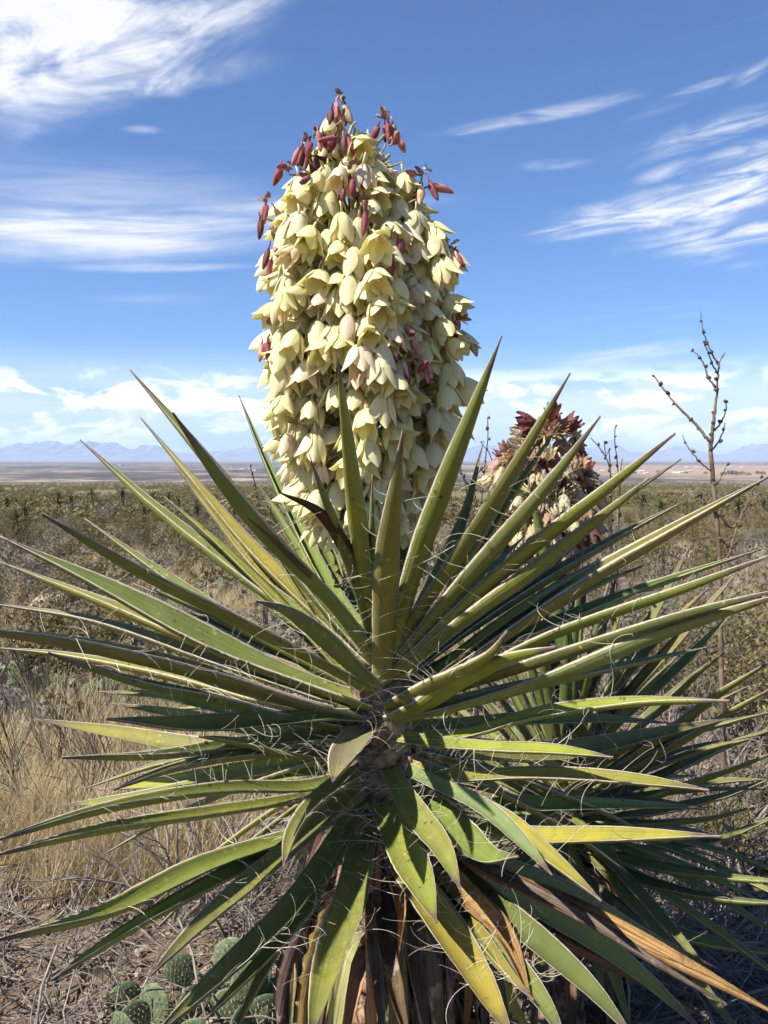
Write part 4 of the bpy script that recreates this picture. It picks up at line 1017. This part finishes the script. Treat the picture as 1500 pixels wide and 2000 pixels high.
def stray(px0, tips, label, Yd, group):
    g = at(px0, 1500, Yd); g.z = gz(g.x, g.y) - 0.02; by = 895 + (CAMZ - g.z) / Yd * F
    br = []
    for i, tp in enumerate(tips): br.append((('%d,%d ' % (px0, by)) + tp, 2.6, 1.2))
    sapling(g, br, label, Yd, group, M_darktwig)
stray(930, ('925,1150 915,1000 905,930 888,910 862,895', '935,1150 940,1000 948,900 953,850 952,815', '935,1100 928,980 905,935 898,905', '940,1100 960,960 962,900 940,865', '935,1050 925,960 935,920 960,905', '925,1080 890,1020 880,960'), 'dark thin knobbly twigs between the two yucca blooms', 4.4, None)
stray(1195, ('1195,1150 1195,1000 1192,920 1175,880 1153,855', '1200,1150 1210,1000 1206,900 1200,860 1202,832', '1192,1100 1180,960 1145,900 1140,860', '1205,1100 1212,920 1216,895', '1192,930 1183,895 1180,865'), 'dark thin forked twigs between the withered bloom and the tall sapling', 4.6, None)
stray(520, ('515,1100 508,1000 497,940 488,908', '522,1100 525,1040 528,1000', '515,1120 530,1060 524,1020'), 'dark thin twig standing left behind the cream bloom', 4.8, None)
stray(1125, ('1125,1000 1120,900 1122,850 1127,825',), 'single thin twig rising behind the withered bloom', 4.4, None)

# prickly pear: each pad a part
def pad_mesh():
    b = MB(); b.ellipsoid((0, 0, 0.5), (0.40, 0.075, 0.5), 18, 14)
    b.v = [(x * (0.72 + 0.34 * min(1, z * 1.3)), y, z) for x, y, z in b.v]; return b.mesh('pad', M_pad)
def spine_mesh():
    rg = random.Random(6); b = MB()
    for i in range(-3, 4):
        for j in range(1, 9):
            x = (i + 0.5 * (j % 2)) * 0.105; z = j * 0.11
            k = (x / 0.38) ** 2 + ((z - 0.5) / 0.48) ** 2
            if k > 0.92: continue
            for sd in (-1, 1):
                y = sd * 0.073 * math.sqrt(1 - k)
                for _ in range(2):
                    d = Vector((rg.uniform(-.5, .5), sd, rg.uniform(-.5, .4))).normalized() * rg.uniform(0.05, 0.13); p = Vector((x * (0.72 + 0.34 * min(1, z * 1.3)), y, z))
                    b.tube([p, p + d], [0.0045, 0.0015], 3, False)
    return b.mesh('spine_tuft', M_spine)
PADM, SPM = pad_mesh(), spine_mesh()
def prickly(px, py, pads, label, seed):
    """pads: (dx, dz, size, tilt, turn) in metres from the base"""
    g = gp(px, py); t = thing('prickly_pear', label, 'cactus', g)
    for dx, dy, dz, s, tilt, turn in pads:
        o = obj('pad', PADM, t, (dx, dy, dz), (rs.uniform(-.25, .25), tilt, turn), scale=s); obj('spine_tuft', SPM, o)
def clump(seed, n, size):
    rg = random.Random(seed); out = []
    for k in range(n):
        dx, dy = rg.uniform(-.28, .28), rg.uniform(-.2, .2); s = size * rg.uniform(0.8, 1.15); tl = rg.uniform(-.4, .4); out.append((dx, dy, -0.02, s, tl, rg.uniform(-.9, .9)))
        if rg.random() < 0.75: out.append((dx + math.sin(tl) * s * 0.85, dy + 0.005, -0.02 + math.cos(tl) * s * 0.85, s * 0.85, tl + rg.uniform(-.5, .5), rg.uniform(-.9, .9)))
    return out
prickly(428, 2005, [(0.02, 0, -.02, .15, .1, .2), (0.045, 0, .12, .165, .05, -.15), (-.07, .02, -.02, .15, -.2, .8), (-.1, 0.02, .11, .12, -.3, .3), (.16, .05, -.02, .16, .3, .5), (-.19, -.02, -.02, .15, -.15, -.4), (.08, -.1, -.02, .14, .2, 1.0), (-.03, -.13, -.02, .15, -.1, .1), (.28, -.02, -.02, .17, .2, -.4), (-.27, .04, -.02, .14, -.3, .6), (-.02, .07, .07, .13, .25, -.5)], 'prickly pear cactus with oval spiny pads beside the trunk of the large yucca', 1)
prickly(375, 2110, clump(3, 6, .15), 'low prickly pear clump in the twigs just beyond the cactus by the trunk', 3)
prickly(90, 1385, clump(5, 7, .2), 'prickly pear clump next to the dark boulder', 5)
prickly(260, 1420, clump(6, 9, .2), 'pale prickly pear clump among the dark spiny stems', 6)
prickly(1320, 1230, clump(7, 7, .24), 'prickly pear clump behind the leaves of the smaller yucca', 7)
prickly(440, 1185, clump(8, 7, .24), 'distant prickly pear clump past the leaves of the large yucca', 8)
prickly(560, 2060, clump(9, 6, .17), 'prickly pear pads at the foot of the large yucca', 9)

# boulders
def rock(px, py, r, mat, label, seed):
    b = MB(); NU, NV = 22, 14
    for j in range(NV + 1):
        th = PI * j / NV
        for i in range(NU):
            ph = 2 * PI * i / NU; d = Vector((math.sin(th) * math.cos(ph), math.sin(th) * math.sin(ph), math.cos(th)))
            k = 1 + 0.35 * mnoise.noise(d * 1.3 + Vector((seed, 0, 0))) + 0.14 * mnoise.noise(d * 4 + Vector((0, seed, 0)))
            b.vert((d.x * r[0] * k, d.y * r[1] * k, d.z * r[2] * k))
    for j in range(NV):
        for i in range(NU):
            p = j * NU + i; q = j * NU + (i + 1) % NU; b.f.append((p, p + NU, q + NU, q))
    g = gp(px, py); tag(obj('boulder', b.mesh('boulder', mat, False), None, (g.x, g.y, g.z + r[2] * 0.45)), label, 'boulder')
rock(-15, 1425, (0.21, 0.22, 0.22), M_rock, 'dark grey boulder beside the prickly pear in the dry grass', 2.0)
rock(50, 1410, (0.055, 0.05, 0.045), M_paleston, 'small pale yellow stone at the foot of the dark boulder', 5.0)
rock(100, 1712, (0.10, 0.1, 0.06), M_stone, 'brown stone lying in the golden grass', 7.0)
rock(105, 1185, (0.3, 0.3, 0.15), M_stone, 'pinkish stone ledge in the brush beyond the golden grass', 9.0)

# ---------------------------------------------------------------- masses: grass, litter, far scrub
def instancer(name, pts, meshes, smin, smax, label, tilt=0.0, seed=0, mats=None):
    coll = bpy.data.collections.new(name + '_source')
    for k, me in enumerate(meshes): coll.objects.link(bpy.data.objects.new(name + '_source', me))
    me = bpy.data.meshes.new(name); me.from_pydata([tuple(p) for p in pts], [], [])
    ng = bpy.data.node_groups.new(name, 'GeometryNodeTree')
    ng.interface.new_socket('Geometry', in_out='INPUT', socket_type='NodeSocketGeometry'); ng.interface.new_socket('Geometry', in_out='OUTPUT', socket_type='NodeSocketGeometry')
    gi = ng.nodes.new('NodeGroupInput'); go = ng.nodes.new('NodeGroupOutput'); ci = ng.nodes.new('GeometryNodeCollectionInfo'); ip = ng.nodes.new('GeometryNodeInstanceOnPoints')
    ci.inputs['Collection'].default_value = coll; ci.inputs['Separate Children'].default_value = True; ci.inputs['Reset Children'].default_value = True
    rr = ng.nodes.new('FunctionNodeRandomValue'); rr.data_type = 'FLOAT_VECTOR'; rr.inputs[0].default_value = (-tilt, -tilt, 0); rr.inputs[1].default_value = (tilt, tilt, 6.283); rr.inputs['Seed'].default_value = seed
    rsz = ng.nodes.new('FunctionNodeRandomValue'); rsz.data_type = 'FLOAT'; rsz.inputs[2].default_value = smin; rsz.inputs[3].default_value = smax; rsz.inputs['Seed'].default_value = seed + 1
    ip.inputs['Pick Instance'].default_value = True
    l = ng.links.new; l(gi.outputs[0], ip.inputs['Points']); l(ci.outputs[0], ip.inputs['Instance']); l(rr.outputs[0], ip.inputs['Rotation']); l(rsz.outputs[1], ip.inputs['Scale']); l(ip.outputs[0], go.inputs[0])
    o = obj(name, me); md = o.modifiers.new('scatter', 'NODES'); md.node_group = ng
    o['kind'] = 'stuff'; o['label'] = label; return o
def tuft(seed, n, H, bend):
    rg = random.Random(seed); b = MB()
    for k in range(n):
        a = rg.uniform(0, 6.28); p = Vector((rg.gauss(0, .035), rg.gauss(0, .035), -0.01)); d = Vector((math.cos(a) * rg.uniform(0, bend), math.sin(a) * rg.uniform(0, bend), 1)).normalized(); L = H * rg.uniform(0.5, 1.15); s = Vector((-math.sin(a), math.cos(a), 0)) * 0.0016; rows = []
        for j in range(5):
            q = j / 4; rows.append((b.vert(p - s * (1 - 0.8 * q)), b.vert(p + s * (1 - 0.8 * q)))); p = p + d * L / 4; d = (d + Vector((math.cos(a), math.sin(a), -0.4)) * bend * 0.30 + Vector((rg.uniform(-1, 1), rg.uniform(-1, 1), 0)) * 0.08).normalized()
        for j in range(4): b.f.append((rows[j][0], rows[j][1], rows[j + 1][1], rows[j + 1][0]))
    return b.mesh('grass_tuft', M_grass, False)
TU = [tuft(k, 60, (0.34, 0.28, 0.4)[k], 0.5) for k in range(3)]
gpts = []
for _ in range(13000):
    y = 2.6 + 20 * rs.random() ** 1.7; x = rs.uniform(-0.58, 0.58) * y
    dens = mnoise.noise(Vector((x * 0.5, y * 0.35, 5.0)))
    left = 1.0 if x < -0.15 * y else 0.0
    if left and 3.2 < y < 7: k = 0.32 + dens * 1.1
    else: k = (-0.12 if y < 7 else 0.12) + dens + 0.1 * left
    if y < 3.1: k -= 0.45
    if rs.random() < k: gpts.append((x, y, gz(x, y)))
instancer('dry_grass', gpts, TU, 0.7, 1.25, 'golden dry grass growing between the shrubs', 0.12, 3)
def litter_mesh(seed):
    rg = random.Random(seed); b = MB()
    for k in range(26):
        p = Vector((rg.uniform(-.22, .22), rg.uniform(-.22, .22), rg.uniform(0.0, 0.03))); a = rg.uniform(0, 6.28); d = Vector((math.cos(a), math.sin(a), rg.uniform(-.1, .35))); L = rg.uniform(0.08, 0.42); pts = [p]
        for j in range(4): pts.append(pts[-1] + d * L / 4); d = (d + Vector((rg.uniform(-1, 1), rg.uniform(-1, 1), rg.uniform(-.6, .4))) * 0.35).normalized()
        b.tube(pts, [rg.uniform(0.001, 0.0035)] * 5, 4, False)
    return b.mesh('twig_litter', M_twig)
lp = []
for _ in range(430):
    y = 1.6 + 6.5 * rs.random() ** 1.3; x = rs.uniform(-0.6, 0.6) * y; lp.append((x, y, gz(x, y)))
instancer('twig_litter', lp, [litter_mesh(k) for k in range(3)], 0.7, 1.3, 'grey twig litter strewn over the soil', 0.15, 9)
def pebble_mesh(seed):
    rg = random.Random(seed); b = MB()
    for k in range(22):
        r = rg.uniform(0.006, 0.022); b.ellipsoid((rg.uniform(-.25, .25), rg.uniform(-.25, .25), r * 0.3), (r, r * rg.uniform(.6, 1), r * .6), 6, 4, 0.2, k)
    return b.mesh('gravel', M_stone, False)
pp = []
for _ in range(420):
    y = 1.6 + 9 * rs.random() ** 1.2; x = rs.uniform(-0.6, 0.6) * y; pp.append((x, y, gz(x, y)))
instancer('gravel', pp, [pebble_mesh(k) for k in range(2)], 0.7, 1.4, 'small brown gravel on the soil', 0.05, 12)
# creosote flat beyond the individual bushes
def far_bush(seed, mat, n=150):
    rg = random.Random(seed); b = MB()
    for k in range(n):
        a = rg.uniform(0, 6.28); r = 0.62 * math.sqrt(rg.random()); h = 0.75 * rg.random() ** 0.8 * (1 - 0.5 * (r / .62) ** 2) + 0.05; p = Vector((r * math.cos(a), r * math.sin(a), h)); nn = Vector((rg.uniform(-1, 1), rg.uniform(-1, 1), rg.uniform(-1, 1))).normalized(); u_ = nn.orthogonal().normalized(); v_ = nn.cross(u_); s = rg.uniform(0.05, 0.13)
        i = b.vert(p - u_ * s); b.vert(p + v_ * s * .6); b.vert(p + u_ * s); b.vert(p - v_ * s * .6); b.f.append((i, i + 1, i + 2, i + 3))
    return b.mesh('far_bush', mat, False)
FB = [far_bush(1, M_creo), far_bush(2, M_creo), far_bush(3, M_creo), far_bush(4, M_creo), far_bush(5, M_grey)]
fp = []
for _ in range(26000):
    y = 34 + 900 * rs.random() ** 2.3; x = rs.uniform(-0.62, 0.62) * y
    if mnoise.noise(Vector((x * 0.05, y * 0.02, 8))) * 1.3 + rs.random() * 0.6 < 0.18: continue
    fp.append((x, y, gz(x, y) - 0.02))
instancer('creosote_scrub', fp, FB, 0.4, 0.95, 'olive creosote scrub covering the far slope', 0.05, 20)
bp_ = []
for _ in range(1500):
    y = 5 + 28 * rs.random(); x = rs.uniform(-0.6, 0.6) * y; bp_.append((x, y, gz(x, y) - 0.02))
instancer('low_scrub', bp_, [far_bush(6, M_grey, 90), far_bush(7, M_creo, 90), far_bush(8, M_grey, 90)], 0.18, 0.5, 'low grey and olive scrub covering the near slope', 0.05, 23)

# ---------------------------------------------------------------- settlement on the plain
def house_mesh():
    wl = MB(); rf_ = MB(); w_, d_, h_ = 6.5, 4.0, 3.0
    for x in (-w_, w_):
        for y in (-d_, d_): wl.vert((x, y, -0.5)); wl.vert((x, y, h_))
    wl.f += [(0, 1, 3, 2), (4, 6, 7, 5), (0, 4, 5, 1), (2, 3, 7, 6)]
    i = wl.vert((-w_, 0, h_ + 1.6)); j = wl.vert((w_, 0, h_ + 1.6)); wl.f += [(1, i, 3), (5, 7, j)]
    e = 0.5
    P = [(-w_ - e, -d_ - e, h_ - .15), (w_ + e, -d_ - e, h_ - .15), (w_ + e, 0, h_ + 1.75), (-w_ - e, 0, h_ + 1.75), (w_ + e, d_ + e, h_ - .15), (-w_ - e, d_ + e, h_ - .15)]
    for p in P: rf_.vert(p)
    rf_.f += [(0, 1, 2, 3), (3, 2, 4, 5)]
    return wl.mesh('wall', M_wall, False), rf_.mesh('roof', M_roof, False)
HW, HR = house_mesh()
def far_at(px, py):
    g = gp(px, py); return g
for k, (px, py, s, a) in enumerate(((1175, 921, 1.2, .1), (1195, 925, 1.1, .3), (1213, 923, 1.3, -.1), (1236, 924, 1.2, .2), (1252, 922, 1.4, 0.), (1262, 926, 1.2, .5), (1305, 923, 1.3, .1), (1320, 926, 1.5, -.2), (1330, 924, 1.2, .1), (1345, 922, 1.3, .4), (1420, 913, 1.4, 0.), (1430, 912, 1.3, .2), (1448, 914, 1.4, .1), (1360, 913, 1.4, 0), (472, 918, 1.1, .1), (488, 918, 1.1, .3), (496, 920, 1.0, 0), (233, 906, 1.4, .1), (880, 922, 1.2, 0), (1340, 913, 1.3, 0))):
    g = far_at(px, py); left = px < 600
    t = thing('house', 'tiny pale house far out on the plain below the jagged mountains' if left else 'tiny pale house in the settlement on the tan plain', 'house', g, 'lone houses on the plain' if left else 'houses of the settlement', a); t.scale = (s * 0.55, s * 0.55, s * 0.5)
    obj('wall', HW, t); obj('roof', HR, t)
def far_tree_mesh():
    b = far_bush(33, M_fartree, 160); return b
FT = far_tree_mesh(); tk = MB(); tk.tube([Vector((0, 0, -.1)), Vector((0, 0, .4))], [0.05, 0.03], 5); TKM = tk.mesh('trunk', M_darktwig)
for k, (px, py, s) in enumerate(((1222, 923, 6), (1285, 924, 6), (1412, 929, 7), (1424, 928, 9), (1432, 928, 9), (1440, 929, 8), (1450, 928, 7), (1462, 929, 6), (1378, 927, 6), (1480, 927, 7), (1490, 928, 7), (1240, 926, 5), (1340, 925, 5))):
    g = far_at(px, py); t = thing('far_tree', 'dark round tree beside the pale houses of the settlement', 'tree', g, 'trees of the settlement'); t.scale = (s, s, s * 0.9)
    obj('trunk', TKM, t); obj('crown', FT, t, (0, 0, 0.1))

# ---------------------------------------------------------------- haze over the whole valley
hm = bpy.data.materials.new('haze'); hm.use_nodes = True; hm.node_tree.nodes.clear(); ht = NT(hm.node_tree)
pv = ht.n('ShaderNodeVolumePrincipled', {'Color': (0.52, 0.72, 1.0, 1), 'Density': HAZE, 'Anisotropy': 0.0})
on = ht.n('ShaderNodeOutputMaterial'); hm.node_tree.links.new(pv.outputs[0], on.inputs['Volume'])
hm.cycles.homogeneous_volume = True
hb = MB(); HX, HB, HT = 16800, -45, 400
for x in (-HX, HX):
    for y in (-HX, HX):
        for z in (HB, HT): hb.vert((x, y, z))
hb.f += [(0, 1, 3, 2), (4, 6, 7, 5), (0, 4, 5, 1), (2, 3, 7, 6), (0, 2, 6, 4), (1, 5, 7, 3)]
ho = obj('haze', hb.mesh('haze', hm, False)); ho['kind'] = 'stuff'; ho['label'] = 'pale blue haze over the valley'
